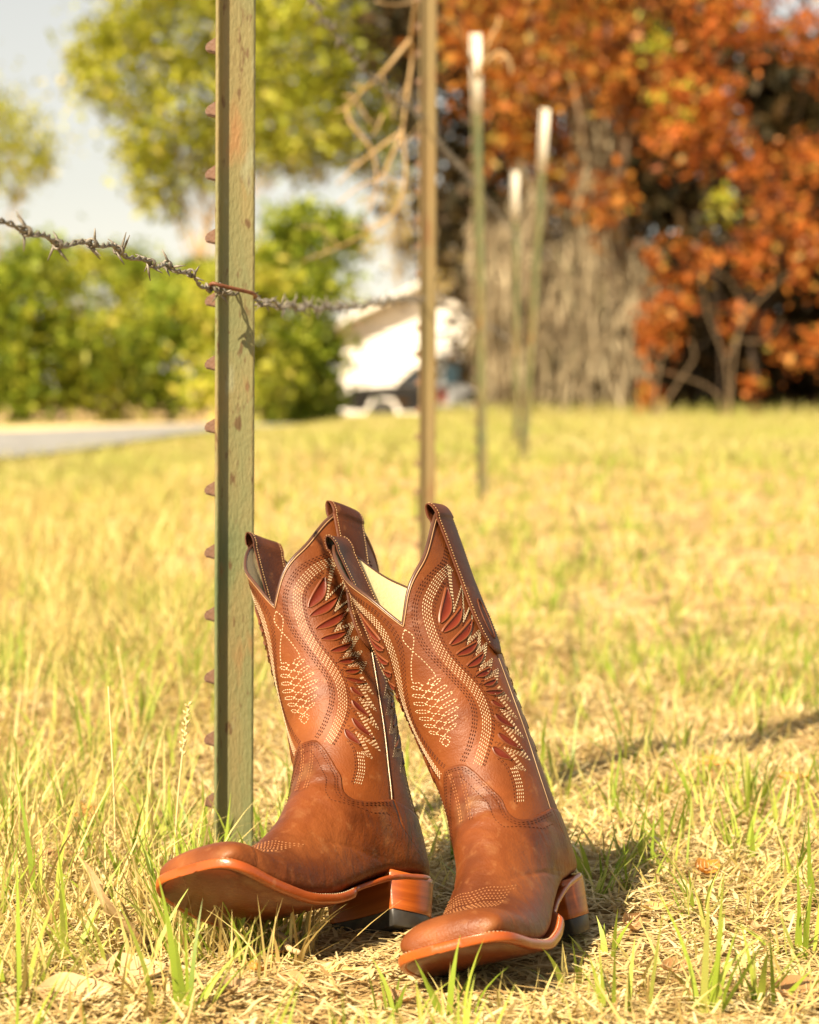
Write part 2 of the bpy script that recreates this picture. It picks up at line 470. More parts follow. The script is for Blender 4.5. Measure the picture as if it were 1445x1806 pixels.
hx, hy = hx[k], hy[k]; n = len(hx)
f4 = blades(n, hx, hy, gz(hx, hy) - .004, rng.uniform(.03, .09, n), rng.uniform(.004, .012, n), np.abs(rng.normal(0, .6, n)), np.abs(rng.normal(0, .5, n)), rng.uniform(0, 2 * PI, n), 2, rng.uniform(0, 2 * PI, n))
stuff('field_grass', [f1, f2, f3, f4], m_far, 'yellow green grass of the open field behind the fence')

# tall stalks with seed heads on the road side of the fence: hand-placed weeds and tufts
m_stalk = mat('seed_stalk', [(.3, (.55, .40, .17)), (.7, (.72, .58, .30))], .6, 30)
def seed_stalk(px, py, h, lean, label, head=True):
    d = CAM_Z * FPX / (py - 700)
    b = at(px, py, d); b.z = float(gz(b.x, b.y))
    root = empty('grass_stalk', b, label, 'grass stalk', 'tall grass stalks')
    P = spline([(0, 0, 0), (lean * .35 * h, .01, h * .5), (lean * h, .02, h)], 14)
    V, F = tube(P, np.linspace(.0011, .0006, 14), 5)
    link('stem', mesh_np('stem', V, F), root, [m_stalk])
    if head:
        parts = []
        for i in range(22):
            t = .72 + .28 * i / 21
            q = P[min(13, int(t * 13))] * (1 - (t * 13) % 1) + P[min(13, int(t * 13) + 1)] * ((t * 13) % 1)
            a = i * 2.4
            dv = np.array([math.cos(a), math.sin(a), 1.1]) * .0035
            parts.append(tube([q, q + dv * .5, q + dv], [.0004, .0012, .0002], 4))
        V, F = join(parts)
        link('seed_head', mesh_np('seed_head', V, F), root, [m_stalk])
    return root
seed_stalk(470, 1640, .10, .25, 'pinkish seed head stalk standing before the raised boot sole')
seed_stalk(305, 1560, .145, .08, 'tall seed head stalk beside the foot of the near post')
seed_stalk(205, 1560, .16, -.05, 'pale bare stalk standing in the tall grass by the near post', False)
seed_stalk(232, 1360, .135, -.12, 'thin dry stalk farther back in the grass by the near post', False)
seed_stalk(52, 1330, .12, .10, 'straight pale stalk nearest the road side edge of the grass', False)

# ------------------------------------------------------------------ dead leaves on the ground
m_leafs = {
 'brown': mat('dead_leaf_brown', [(.3, (.36, .19, .075)), (.7, (.52, .31, .13))], .6, 60, 5, .3, 300, trans=.2),
 'yellow': mat('dead_leaf_yellow', [(.3, (.60, .42, .13)), (.7, (.75, .56, .22))], .5, 60, 5, .2, 300, trans=.25),
 'orange': mat('dead_leaf_orange', [(.3, (.62, .24, .035)), (.7, (.78, .36, .06))], .55, 60, 5, .2, 300, trans=.3),
 'tan': mat('dead_leaf_tan', [(.3, (.55, .37, .18)), (.7, (.68, .49, .27))], .6, 50, 5, .3, 300, trans=.2)}
def leaf(px, py, ln, wd, az, tilt, color, label, lobes=0, curl=.25, lift=.008):
    d = CAM_Z * FPX / (py - 700)
    b = at(px, py, d); b.z = float(gz(b.x, b.y)) + lift
    root = empty('fallen_leaf', b, label, 'leaf', 'fallen leaves around the boots')
    nu, nv = 21, 9
    t = np.linspace(0, 1, nu)[:, None]; v = np.linspace(-1, 1, nv)[None]
    half = wd / 2 * np.sin(PI * np.clip(t, 0, 1) ** .8) ** .75 * (1 + (lobes and .28) * np.sin(t * PI * (2 * lobes + 1)))
    X = (t - .5) * ln + 0 * v
    Y = v * half
    Z = curl * ln * (.6 * (2 * t - 1) ** 2 * np.abs(2 * t - 1)) + curl * wd * 1.1 * np.abs(v) ** 1.6 * np.sin(PI * t) + .0012 * np.sin(9 * t + 5 * v)
    ca, sa, ct, stl = math.cos(az), math.sin(az), math.cos(tilt), math.sin(tilt)
    P = np.stack([X, Y * ct - Z * stl, Y * stl + Z * ct], -1)
    P = np.stack([P[..., 0] * ca - P[..., 1] * sa, P[..., 0] * sa + P[..., 1] * ca, P[..., 2]], -1)
    P[..., 2] -= P[..., 2].min()
    o = link('leaf_blade', mesh_np('leaf_blade', P.reshape(-1, 3), [grid_faces(nu, nv)]), root, [m_leafs[color]])
    rib = P[:, nv // 2].copy(); rib[:, 2] += .0006
    V, F = tube(rib, np.linspace(.0011, .0003, nu), 5)
    link('leaf_rib', mesh_np('leaf_rib', V, F), o, [m_leafs['tan']])
    for i in range(4, nu - 3, 3):
        for e in (0, nv - 1):
            side = P[min(i + 2, nu - 1), 1 if e == 0 else nv - 2]
            mid = (P[i, nv // 2] + side) / 2 
            q = [P[i, nv // 2], P[min(i + 1, nu - 1), 2 if e == 0 else nv - 3], side]
            q = np.array(q); q[:, 2] += .0005
            V, F = tube(q, [.0005, .0004, .0002], 4)
            link('leaf_vein', mesh_np('leaf_vein', V, F), o, [m_leafs['tan']])
    return root
leaf(190, 1690, .085, .068, 1.9, .95, 'tan', 'big pale tan leaf leaning up in the grass in front of the near post', 2, .12, .002)
leaf(225, 1752, .052, .035, .3, .35, 'tan', 'tan leaf lying lower in front of the big leaning leaf', 0, .2)
leaf(598, 1732, .036, .014, -.35, .15, 'yellow', 'slender yellow leaf on the trodden straw between the two boots', 0, .16, .006)
leaf(520, 1756, .032, .017, -.9, .5, 'brown', 'curled brown leaf beside the slender yellow leaf', 0, .28, .004)
leaf(495, 1690, .022, .012, .4, .3, 'brown', 'small folded brown leaf below the raised boot sole', 0, .35, .003)
leaf(150, 1450, .040, .022, -.3, .5, 'orange', 'bright orange leaf caught upright in the tall grass by the near post', 1, .2, .015)
leaf(95, 1535, .060, .020, .25, .3, 'brown', 'long brown leaf half buried in the grass by the near post', 0, .2, .006)
leaf(975, 1590, .028, .014, .8, .6, 'brown', 'brown leaf in the shade directly behind the boot heel', 0, .3, .006)
leaf(1245, 1560, .034, .018, .9, .5, 'orange', 'rust brown leaf with a lighter tip in the grass beyond the boots', 0, .3, .010)
leaf(1265, 1385, .040, .024, -.2, .2, 'orange', 'pale orange leaf lying flat in the grass behind the boots', 0, .1, .012)
leaf(1400, 1415, .034, .018, .1, .2, 'orange', 'reddish leaf lying flat at the far edge of the short grass', 0, .12, .012)
leaf(1110, 1650, .034, .016, 1.2, .7, 'brown', 'dark brown leaf standing on edge near the boot heel', 0, .3, .006)
leaf(420, 1765, .030, .014, .7, .5, 'tan', 'small pale leaf tangled in the front grass below the raised boot toe', 0, .25, .006)
leaf(700, 1778, .026, .013, .2, .4, 'brown', 'small brown leaf in front of the two boots at the lower edge', 0, .3, .003)
leaf(445, 1725, .024, .012, 2.4, .6, 'orange', 'small rusty leaf between the front grass and the raised sole', 0, .3, .004)
leaf(130, 1790, .050, .030, .2, .5, 'tan', 'pale leaf at the lower edge under the big leaning leaf', 0, .22, .006)
leaf(1330, 1665, .030, .012, 2.0, .5, 'tan', 'narrow tan leaf in the short grass toward the front corner', 0, .25, .012)
leaf(1195, 1740, .028, .013, .3, .5, 'brown', 'curled brown leaf among the front grass blades beyond the boots', 0, .35, .010)
leaf(1425, 1775, .06, .03, .5, .3, 'brown', 'broad shaded brown leaf in the near corner of the grass', 0, .2, .006)
leaf(1160, 1630, .030, .010, .5, .3, 'yellow', 'narrow yellow leaf in the short grass next to the dark brown leaf', 0, .2, .012)

# dry sticks lying on the straw
m_stick = mat('dry_stick', [(.3, (.38, .26, .13)), (.7, (.58, .43, .24))], .8, 60, 6, .5, 300)
def stick(p0, p1, r, label, sd):
    pts = []
    for px, py in (p0, p1):
        b = at(px, py, CAM_Z * FPX / (py - 700)); pts.append(np.array((b.x, b.y, float(gz(b.x, b.y)) + .009 + r)))
    rr_ = np.random.default_rng(sd)
    a, b = pts
    P = spline([a + (b - a) * t + rr_.normal(0, .0025, 3) * (0 < t < 1) for t in np.linspace(0, 1, 6)], 24)
    V, F = tube(P - a, np.linspace(r, r * .6, 24) * (1 + .12 * np.sin(np.arange(24) * 2.1)), 8)
    root = empty('dry_stick', a, label, 'stick', 'dry sticks on the straw')
    link('stick_stem', mesh_np('stick_stem', V, F), root, [m_stick])
    for k in (9, 15):
        q = P[k] - a
        V, F = tube([q, q + np.array([.006, -.002, .004]), q + np.array([.011, .003, .006])], [r * .5, r * .4, r * .15], 6)
        link('side_twig', mesh_np('side_twig', V, F), root, [m_stick])
stick((462, 1655), (528, 1712), .0032, 'thick pale stick lying beneath the raised boot sole', 1)
stick((300, 1735), (395, 1762), .0016, 'thin tan stick in the grass in front of the raised boot toe', 2)
stick((1120, 1700), (1210, 1668), .0016, 'thin stick in the short grass near the boot heel', 3)

# ------------------------------------------------------------------ steel fence posts
m_post = mat('faded_green_steel', [(.30, (.10, .13, .06)), (.46, (.165, .175, .078)), (.58, (.22, .185, .08)), (.72, (.215, .13, .05))], .5, 16, 8, .45, 420, spec=.4, stretch=(1, 1, .35), distort=.5, rough_var=.1, spots=[(140, .60, .68, (.10, .05, .022), .8), (40, .58, .72, (.30, .15, .06), .7), (60, .62, .70, (.26, .28, .18), .5)])
m_stud = mat('rusty_stud', [(.3, (.085, .04, .02)), (.7, (.16, .08, .042))], .6, 90, 5, .4, 500)
m_white = mat('white_paint', [(.3, (.70, .66, .54)), (.7, (.84, .80, .70))], .5, 25, 5, .2)
def tsection(fw, ft, sl, stk):
    # x: stud side is -x, stem runs to +x; y along the flange. counter-clockwise outline with small chamfers
    h, s, c = fw / 2, stk / 2, .0012
    pts = [(-ft, -h + c), (-ft + c, -h), (-c, -h), (0, -h + c), (0, -s - .003), (.003, -s), (sl - .0022, -s * .9), (sl - .0006, -s * .55), (sl, 0), (sl - .0006, s * .55), (sl - .0022, s * .9), (.003, s), (0, s + .003), (0, h - c), (-c, h), (-ft + c, h), (-ft, h - c)]
    return np.array(pts)
def extrude(sec, zs):
    n = len(sec)
    V = np.concatenate([np.column_stack([sec, np.full(n, z)]) for z in zs])
    return V, [grid_faces(len(zs), n, True), np.arange(n)[::-1][None], (np.arange(n) + (len(zs) - 1) * n)[None]]
POST_H = 1.5
SEC = tsection(.028, .0036, .0285, .0055)
V, F = extrude(SEC, np.linspace(-.3, POST_H, 40))
post_me = mesh_np('post_bar', V, F)
V, F = extrude(SEC * 1.04 + [.0001, 0], [POST_H - .24, POST_H + .001])
top_me = mesh_np('painted_top', V, F)
# stud: tapered tooth, steep below, sloping above
sv = np.array([(-.0036, -.009, -.0065), (-.0036, .009, -.0065), (-.0036, .009, .0075), (-.0036, -.009, .0075), (-.0138, -.007, -.0042), (-.0138, .007, -.0042), (-.0134, .0065, .0018), (-.0134, -.0065, .0018)])
sf = np.array([[0, 4, 5, 1], [1, 5, 6, 2], [2, 6, 7, 3], [3, 7, 4, 0], [4, 7, 6, 5]])
bm = bmesh.new()
for q in sv: bm.verts.new(q)
bm.verts.ensure_lookup_table()
for f in sf: bm.faces.new([bm.verts[i] for i in f])
bmesh.ops.bevel(bm, geom=[e for e in bm.edges if not e.is_boundary], offset=.0012, segments=2, affect='EDGES')
bmesh.ops.recalc_face_normals(bm, faces=bm.faces)
stud_me = bpy.data.meshes.new('stud'); bm.to_mesh(stud_me); bm.free()
def post(px, d, rz_, tx, ty, label, white=True, zoff=0.0, me=None, m=None):
    b = at(px, 700, d); b.z = zoff
    root = empty('fence_post', b, label, 'fence post', 'steel fence posts')
    root.rotation_euler = (tx, ty, rz_)
    link('post_bar', me or post_me, root, [m or m_post], smooth=False)
    if white: link('painted_top', top_me, root, [m_white], smooth=False)
    for k in range(27):
        z = .052 + .0538 * k
        if z > POST_H - .02: break
        o = link('stud', stud_me, root, [m_stud], smooth=False)
        o.location = (0, 0, z)
    return root
PRZ = R(-5)
m_post2 = mat('rusted_brown_steel', [(.30, (.17, .14, .06)), (.5, (.25, .185, .08)), (.7, (.26, .155, .06))], .6, 9, 8, .4, 300, stretch=(1, 1, .3), spots=[(40, .55, .7, (.20, .09, .035), .7)])
V, F = extrude(SEC, np.linspace(-.3, POST_H, 40))
post_me2 = mesh_np('post_bar', V, F)
p1 = post(386, 2.075, PRZ, 0, R(.35), 'tall faded green steel post with rusty studs, nearest fence post')
p2 = post(743, 4.80, PRZ + R(1), 0, R(.1), 'steel fence post directly behind the boots, second in the fence line', me=post_me2, m=m_post2)
p3 = post(846, 7.4, PRZ, 0, R(-1.0), 'white topped steel fence post, third in the fence line')
p4 = post(914, 9.3, PRZ, 0, R(3.4), 'tilted white topped steel fence post, fourth in the fence line')
p5 = post(908, 11.9, PRZ, 0, R(-.5), 'farthest and shortest looking white topped fence post', True)

# ------------------------------------------------------------------ barbed wire
m_wire = mat('weathered_wire', [(.3, (.11, .095, .075)), (.6, (.22, .20, .165)), (.8, (.28, .24, .18))], .6, 120, 4, .3, 600, metal=.35)
m_rustwire = mat('rusty_wire', [(.3, (.11, .035, .014)), (.7, (.22, .08, .03))], .6, 90, 5, .4, 600)
def barb_mesh(sd):
    r = random.Random(sd)
    parts = []
    # two coils round the strands and four points
    a = np.linspace(0, 2 * PI * 2.2, 30)
    parts.append(tube(np.stack([np.linspace(-.004, .004, 30), .0030 * np.cos(a), .0030 * np.sin(a)], -1), .0009, 5))
    for i in range(4):
        th = r.uniform(0, 2 * PI) if i < 2 else r.uniform(0, 2 * PI)
        x0 = (-.003, .003, -.001, .001)[i]
        dv = np.array([r.uniform(-.5, .5), math.cos(th), math.sin(th)]); dv /= np.linalg.norm(dv)
        s0 = np.array([x0, .002 * math.cos(th + 1.3), .002 * math.sin(th + 1.3)])
        l = r.uniform(.009, .014)
        parts.append(tube([s0, s0 + dv * l * .5, s0 + dv * l + np.array([r.uniform(-.002, .002), 0, 0])], [.00095, .00095, .0003], 5))
    V, F = join(parts)
    return mesh_np('barb', V, F)
barbs = [barb_mesh(i) for i in range(6)]
def barbed_wire(label, pts, step=.075, pitch=.028, first=.02):
    root = empty('barbed_wire', pts[0], label, 'barbed wire', 'barbed wires of the fence')
    P0 = np.array(pts, float)
    ln = np.linalg.norm(np.diff(P0, axis=0), axis=1).sum()
    n = int(ln / .004) + 2
    P = spline(P0, n)
    jit = np.random.default_rng(5)
    T = np.gradient(P, axis=0); T /= np.linalg.norm(T, axis=1, keepdims=True)
    s = np.linspace(0, ln, n)
    side = np.cross(T, [0, 0, 1.0]); side /= np.linalg.norm(side, axis=1, keepdims=True); up = np.cross(side, T)
    P = P + up * (.0022 * np.sin(s * 31) + .0015 * np.sin(s * 83))[:, None] + side * (.002 * np.sin(s * 47))[:, None]
    for ph in (0, PI):
        a = s / pitch * 2 * PI + ph
        H = P + .00135 * (np.cos(a)[:, None] * side + np.sin(a)[:, None] * up)
        V, F = tube(H - P0[0], .00098, 5)
        link('strand', mesh_np('strand', V, F), root, [m_wire])
    q = first; k = 0
    while q < ln:
        i = min(n - 2, int(q / ln * (n - 1)))
        o = link('barb', barbs[(k * 5) % 6], root, [m_wire])
        o.rotation_mode = 'QUATERNION'
        o.rotation_quaternion = Vector(T[i]).to_track_quat('X', 'Z') @ Matrix.Rotation(k * 1.9, 3, 'X').to_quaternion()
        o.location = P[i] - P0[0]
        q += step * jit.uniform(.8, 1.25); k += 1
    return root
barbed_wire('lower barbed wire tied to the nearest fence post', [at(-420, 300, 1.28), at(-150, 365, 1.40), at(0, 398, 1.50), at(95, 420, 1.60), at(200, 440, 1.73), at(300, 473, 1.89), at(372, 505, 2.028), at(392, 512, 2.040), at(450, 528, 2.16), at(520, 541, 2.55), at(610, 541, 3.15), at(742, 530, 4.77), at(836, 560, 7.36), at(900, 600, 9.3)], .078)
barbed_wire('upper barbed wire slanting down to the second fence post', [at(330, -420, 2.30), at(470, -110, 2.85), at(548, 0, 3.3), at(600, 70, 3.7), at(660, 138, 4.1), at(742, 208, 4.77), at(790, 270, 6.0), at(838, 325, 7.36), at(912, 420, 9.25)], .09)
clip = empty('wire_clip', at(410, 510, 2.05), 'rusty wire clip hooked round the nearest post at the barbed wire', 'wire clip')
P = spline([at(366, 512, 2.034), at(374, 500, 2.026), at(388, 503, 2.026), at(412, 509, 2.034), at(438, 515, 2.046), at(449, 519, 2.056), at(450, 524, 2.072), at(436, 528, 2.088), at(405, 524, 2.10)], 40)
V, F = tube(P - np.array(clip.location), .00165, 8)
link('clip_wire', mesh_np('clip_wire', V, F), clip, [m_rustwire])
a = np.linspace(0, 4.5 * PI, 40)
c0 = np.array(at(374, 508, 2.030)) - np.array(clip.location)
V, F = tube(c0 + np.stack([np.linspace(-.006, .007, 40), .0036 * np.cos(a), .0036 * np.sin(a)], -1), .0012, 6)
link('clip_coil', mesh_np('clip_coil', V, F), clip, [m_wire])
# ------------------------------------------------------------------ trees, shrubs and hanging vines
m_bark = mat('grey_bark', [(.3, (.16, .115, .075)), (.7, (.34, .25, .16))], .9, 6, 6, .8, 30)
m_twig = mat('dry_twig', [(.3, (.16, .11, .06)), (.7, (.26, .18, .10))], .9, 10)
m_darkbark = mat('dark_bark', [(.3, (.025, .016, .010)), (.7, (.06, .04, .024))], .9, 6, 6, .8, 30)
m_palebark = mat('pale_bark', [(.3, (.36, .25, .13)), (.7, (.56, .42, .24))], .9, 6, 6, .8, 30)
m_moss = mat('hanging_moss', [(0, (.16, .12, .07)), (.3, (.29, .23, .14)), (.65, (.40, .33, .21)), (.9, (.48, .41, .27)), (1, (.25, .22, .12))], .9, per_island=True, trans=.25)
def leafmat(nm, ramp): return mat(nm, ramp, .5, per_island=True, trans=.35, spec=.3)
m_lf_olive = leafmat('olive_leaves', [(0, (.18, .21, .014)), (.4, (.36, .39, .03)), (.8, (.50, .49, .05)), (1, (.56, .48, .10))])
m_lf_green = leafmat('green_leaves', [(0, (.09, .14, .010)), (.4, (.20, .27, .018)), (.8, (.33, .38, .03)), (1, (.42, .42, .05))])
m_lf_dark = leafmat('shaded_evergreen_leaves', [(0, (.022, .020, .008)), (.5, (.045, .035, .012)), (1, (.09, .05, .016))])  # near-black leaf colour paints in the shaded interior behind the orange branches
m_lf_rust = leafmat('rust_leaves', [(0, (.13, .042, .010)), (.3, (.30, .088, .014)), (.6, (.46, .155, .022)), (.8, (.52, .22, .035)), (.92, (.42, .26, .055)), (1, (.22, .22, .04))])
m_lf_red = leafmat('red_leaves', [(0, (.22, .055, .011)), (.4, (.44, .12, .019)), (.75, (.56, .19, .035)), (.92, (.48, .25, .05)), (1, (.26, .24, .045))])
m_lf_gold = leafmat('golden_leaves', [(0, (.28, .20, .03)), (.5, (.46, .34, .06)), (1, (.56, .45, .12))])

def cloud(blobs, dens, size, seed, droop=0.0):
    """leaf-sized faces in clumps through the volume of the blobs: (centre, radii)"""
    r = np.random.default_rng(seed)
    Cs = []
    for c, rad in blobs:
        vol = rad[0] * rad[1] * rad[2]
        ncl = max(8, int(34 * vol ** .67))
        d = r.normal(size=(ncl, 3)); d /= np.linalg.norm(d, axis=1, keepdims=True)
        rr = r.uniform(.35, 1.0, ncl) ** .6
        cen = np.array(c) + d * rr[:, None] * np.array(rad)
        per = max(8, int(dens * 1100 * vol ** .67 / ncl))
        cl = np.repeat(cen, per, 0)
        s = np.min(rad) * .30
        cl = cl + r.normal(size=cl.shape) * s * np.array([1.2, 1.2, .8]) * r.uniform(.5, 1.5, (len(cl), 1))
        if droop:
            cl[:, 2] -= np.abs(r.normal(0, droop, len(cl)))
        Cs.append(cl)
    P = np.concatenate(Cs); n = len(P)
    a = r.normal(size=(n, 3)); a /= np.linalg.norm(a, axis=1, keepdims=True)
    b = r.normal(size=(n, 3)); b -= a * (a * b).sum(1, keepdims=True); b /= np.linalg.norm(b, axis=1, keepdims=True)
    L = size * r.uniform(.6, 1.3, n)[:, None]; W = L * r.uniform(.4, .6, n)[:, None]
    mid = P + np.cross(a, b) * L * .12
    V = np.stack([P - a * L * .5, mid - b * W * .5, P + a * L * .5, mid + b * W * .5], 1)
    o = (np.arange(n) * 4)[:, None]
    return V.reshape(-1, 3), [o + np.array([[0, 1, 2, 3]])]

def limb(a, b, r0, r1, sag=0.0, k=7, wob=.04, seed=0):
    r = np.random.default_rng(seed)
    a, b = np.array(a, float), np.array(b, float)
    ln = np.linalg.norm(b - a)
    pts = [a + (b - a) * t + r.normal(0, wob * ln, 3) * (0 < t < 1) + np.array([0, 0, sag * 4 * t * (1 - t)]) for t in (0, .25, .5, .75, 1)]
    P = spline(pts, 12)
    return tube(P, np.linspace(r0, r1, 12), k)

def tree(name, label, cat, base_px, d, blobs_px, lm, trunk_r=.15, dens=1.0, size=.14, bark=None, group=None, seed=1, droop=0.0, top=None, moss=None, lean=0.0):
    """blobs_px: (px, py, half width px, half height px, depth offset m) as measured at distance d"""
    sc = FPX / d
    b = at(base_px, 700, d); b.z = float(gz(b.x, b.y)) - .05
    root = empty(name, b, label, cat, group)
    bl = []
    for q in blobs_px:
        px, py, hw, hh = q[:4]; dd = q[4] if len(q) > 4 else 0
        c = np.array(at(px, py, d)) - np.array(b); c[1] += dd
        bl.append((c, (hw / sc, min(hw, hh * 1.6) / sc * .9 + .15, hh / sc)))
    V, F = cloud(bl, dens, size, seed, droop)
    link('crown', mesh_np('crown', V, F), root, [lm], smooth=False)
    # trunk and limbs
    zt = top if top else max(.6, min(c[2] for c, r in bl) + .2)
    fork = np.array([lean, 0, zt])
    P = spline([(0, 0, -.1), (lean * .3 + .04, 0, zt * .35), (lean * .6 - .03, .03, zt * .7), tuple(fork)], 16)
    flare = trunk_r * (1 + min(.8, trunk_r * 3) * np.exp(-np.linspace(0, 7, 16)))
    parts = [tube(P, flare * np.linspace(1, .75, 16), 10)]
    tr = link('trunk', mesh_np('trunk', *join(parts)), root, [bark or m_bark])
    for i, (c, r_) in enumerate(bl):
        V, F = limb(fork * (.75 + .25 * (i % 2)), c, min(.07, trunk_r * .26), min(.02, trunk_r * .06), sag=.1, seed=seed * 31 + i)
        link('limb', mesh_np('limb', V, F), tr, [bark or m_bark])
    if moss:
        parts = []
        rr = np.random.default_rng(seed + 99)
        Pm, tot = [], 0
        Vs, Fs = [], []
        for (px, py, hw, hh, n) in moss:
            for c_ in range(max(3, n // 14)):
                cu = rr.uniform(-1, 1); cw_ = rr.uniform(-1, 1) - .35 * abs(cu)
                cy_ = rr.uniform(-.9, .9) * min(.8, hw / sc)
                for _ in range(40):
                    q0 = np.array(at(px + (cu + rr.normal(0, .09)) * hw, py + (cw_ + rr.normal(0, .14)) * hh * .75, d)) - np.array(b)
                    q0[1] += cy_ + rr.normal(0, .08)
                    ln = rr.uniform(.1, .5) * min(1.2, hh / sc)
                    wd = rr.uniform(.006, .022)
                    a = rr.uniform(0, PI)
                    sx = np.array([math.cos(a), math.sin(a), 0]) * wd
                    j = rr.normal(0, .07, 3)
                    Vs.append(np.array([q0 - sx * .5, q0 + sx * .5, q0 + sx + j - [0, 0, ln * .5], q0 - sx + j - [0, 0, ln * .5], q0 + sx * .3 + 1.5 * j - [0, 0, ln], q0 - sx * .3 + 1.5 * j - [0, 0, ln]]))
                    Fs.append(np.array([[0, 1, 2, 3], [3, 2, 4, 5]]) + tot); tot += 6
        link('hanging_moss', mesh_np('hanging_moss', np.concatenate(Vs), [np.concatenate(Fs)]), root, [m_moss], smooth=False)['kind'] = 'stuff'
    return root

TREES = 'trees and shrubs beyond the fence'
# left: the big drooping oak and the row of green trees across the road
tree('oak_tree', 'tall olive green oak with drooping crown and leaning pale trunk', 'tree', 338, 54,
     [(250, 120, 110, 85), (330, 40, 150, 80), (430, 150, 110, 90), (300, 230, 90, 75), (270, 310, 32, 55), (520, 60, 110, 80, -1), (540, 190, 80, 85, -1), (590, 130, 60, 80), (200, 40, 70, 40), (400, 260, 70, 50), (480, 260, 55, 40), (480, 120, 80, 120), (600, 30, 70, 60), (160, 110, 45, 30), (560, 260, 50, 45), (640, 130, 60, 90), (690, 40, 60, 60), (690, 230, 50, 70), (240, 260, 40, 30), (300, 340, 25, 35), (350, -100, 220, 110), (560, -80, 140, 90), (630, 240, 40, 50)],
     m_lf_olive, .10, .85, .22, m_palebark, TREES, 3, .25, top=4.6, lean=.35,
     moss=[(355, 300, 30, 70, 90), (520, 300, 60, 40, 60), (690, 200, 50, 190, 260)])
tree('distant_tree', 'pale distant tree at the edge of the open sky', 'tree', 10, 62, [(15, 250, 75, 75), (60, 290, 35, 40), (-60, 220, 90, 90), (30, 340, 20, 12)], m_lf_olive, .16, .8, .18, m_palebark, TREES, 4, .1, top=3.2)
LEFT = [
 (40, 45, [(40, 520, 90, 95), (90, 640, 90, 90), (0, 640, 80, 100), (60, 450, 50, 40)], m_lf_green, 'broad bright green tree nearest the edge of the road'),
 (190, 50, [(150, 600, 80, 80), (200, 680, 90, 60), (130, 480, 45, 50), (230, 560, 40, 50)], m_lf_olive, 'yellow green tree beside the broad tree across the road'),
 (300, 47, [(300, 640, 80, 90), (330, 540, 60, 65), (270, 560, 40, 50), (350, 480, 35, 22)], m_lf_green, 'rounded green tree left of the near post, across the road'),
 (420, 43, [(420, 650, 70, 90), (400, 540, 60, 70), (450, 480, 50, 55)], m_lf_olive, 'olive green shrubby tree standing behind the near post'),
 (520, 46, [(520, 560, 90, 100), (560, 450, 80, 75), (500, 660, 90, 85), (540, 390, 60, 45), (600, 400, 35, 35), (475, 490, 50, 60), (545, 650, 40, 80)], m_lf_green, 'tall dark green tree between the near post and the white house'),
 (555, 58, [(560, 705, 45, 35), (520, 715, 40, 30)], m_lf_green, 'low dark green shrub at the corner of the white house'),
 (110, 70, [(250, 500, 60, 55), (200, 470, 60, 40), (320, 510, 60, 50)], m_lf_green, 'faint far tree showing through the gap in the green row'),
]
for i, (bx, d, bl, lm_, lab) in enumerate(LEFT):
    tree('green_tree' if i != 5 else 'green_shrub', lab, 'tree' if i != 5 else 'shrub', bx, d, bl, lm_, .10, 1.6, .22, m_bark, TREES, 20 + i, .05)
tree('golden_shrub', 'golden leaved small tree hanging over the roof of the white house', 'tree', 895, 40, [(700, 425, 45, 32), (745, 400, 50, 60), (805, 470, 50, 60), (700, 350, 50, 40), (840, 420, 40, 60)], m_lf_gold, .09, .9, .13, m_palebark, TREES, 41, .1, top=1.6, moss=[(770, 400, 80, 110, 160)])
# right: moss-hung cypress, rust coloured crowns, dark thicket behind
tree('cypress_tree', 'rust leaved cypress with flared trunk draped in tan moss', 'tree', 1075, 30,
     [(860, 60, 90, 80), (960, 110, 90, 90), (1050, 40, 100, 90), (900, 250, 55, 80), (1000, 210, 70, 45), (1150, 110, 80, 90), (930, -60, 160, 90), (1120, -70, 160, 90), (1010, 330, 60, 40), (1060, 400, 40, 30), (1000, 130, 120, 60, -.6), (1080, 330, 45, 60, -.5)],
     m_lf_rust, .26, 1.15, .15, m_bark, TREES, 51, .22, top=2.6,
     moss=[(960, 580, 95, 170, 1700), (1060, 640, 75, 110, 900), (1050, 590, 80, 140, 1100), (1045, 300, 32, 230, 420), (890, 500, 60, 150, 420), (1120, 500, 45, 90, 200), (980, 370, 80, 90, 300)])
tree('rust_tree', 'orange red leaved tree beside the moss hung cypress, sunlit branch tips', 'tree', 1330, 29.2,
     [(1230, 210, 80, 70), (1330, 260, 70, 50), (1400, 380, 70, 50), (1290, 430, 80, 38), (1190, 440, 45, 35), (1240, 130, 90, 60), (1410, 250, 60, 45), (1180, 540, 55, 40), (1400, 590, 70, 25), (1290, 20, 90, 70), (1420, 440, 50, 35), (1140, 575, 30, 14), (1290, 545, 70, 14), (1150, 680, 22, 10), (1340, 660, 45, 14), (1440, 60, 80, 50), (1330, -80, 160, 70)],
     m_lf_red, .035, 1.25, .14, m_darkbark, TREES, 52, .20, top=1.3)
tree('olive_sapling', 'small light green sapling among the orange branches', 'tree', 1265, 28.8, [(1262, 366, 38, 26), (1150, 60, 30, 40), (1200, 180, 35, 40)], m_lf_olive, .012, 1.0, .10, m_darkbark, TREES, 53, .04, top=2.0)
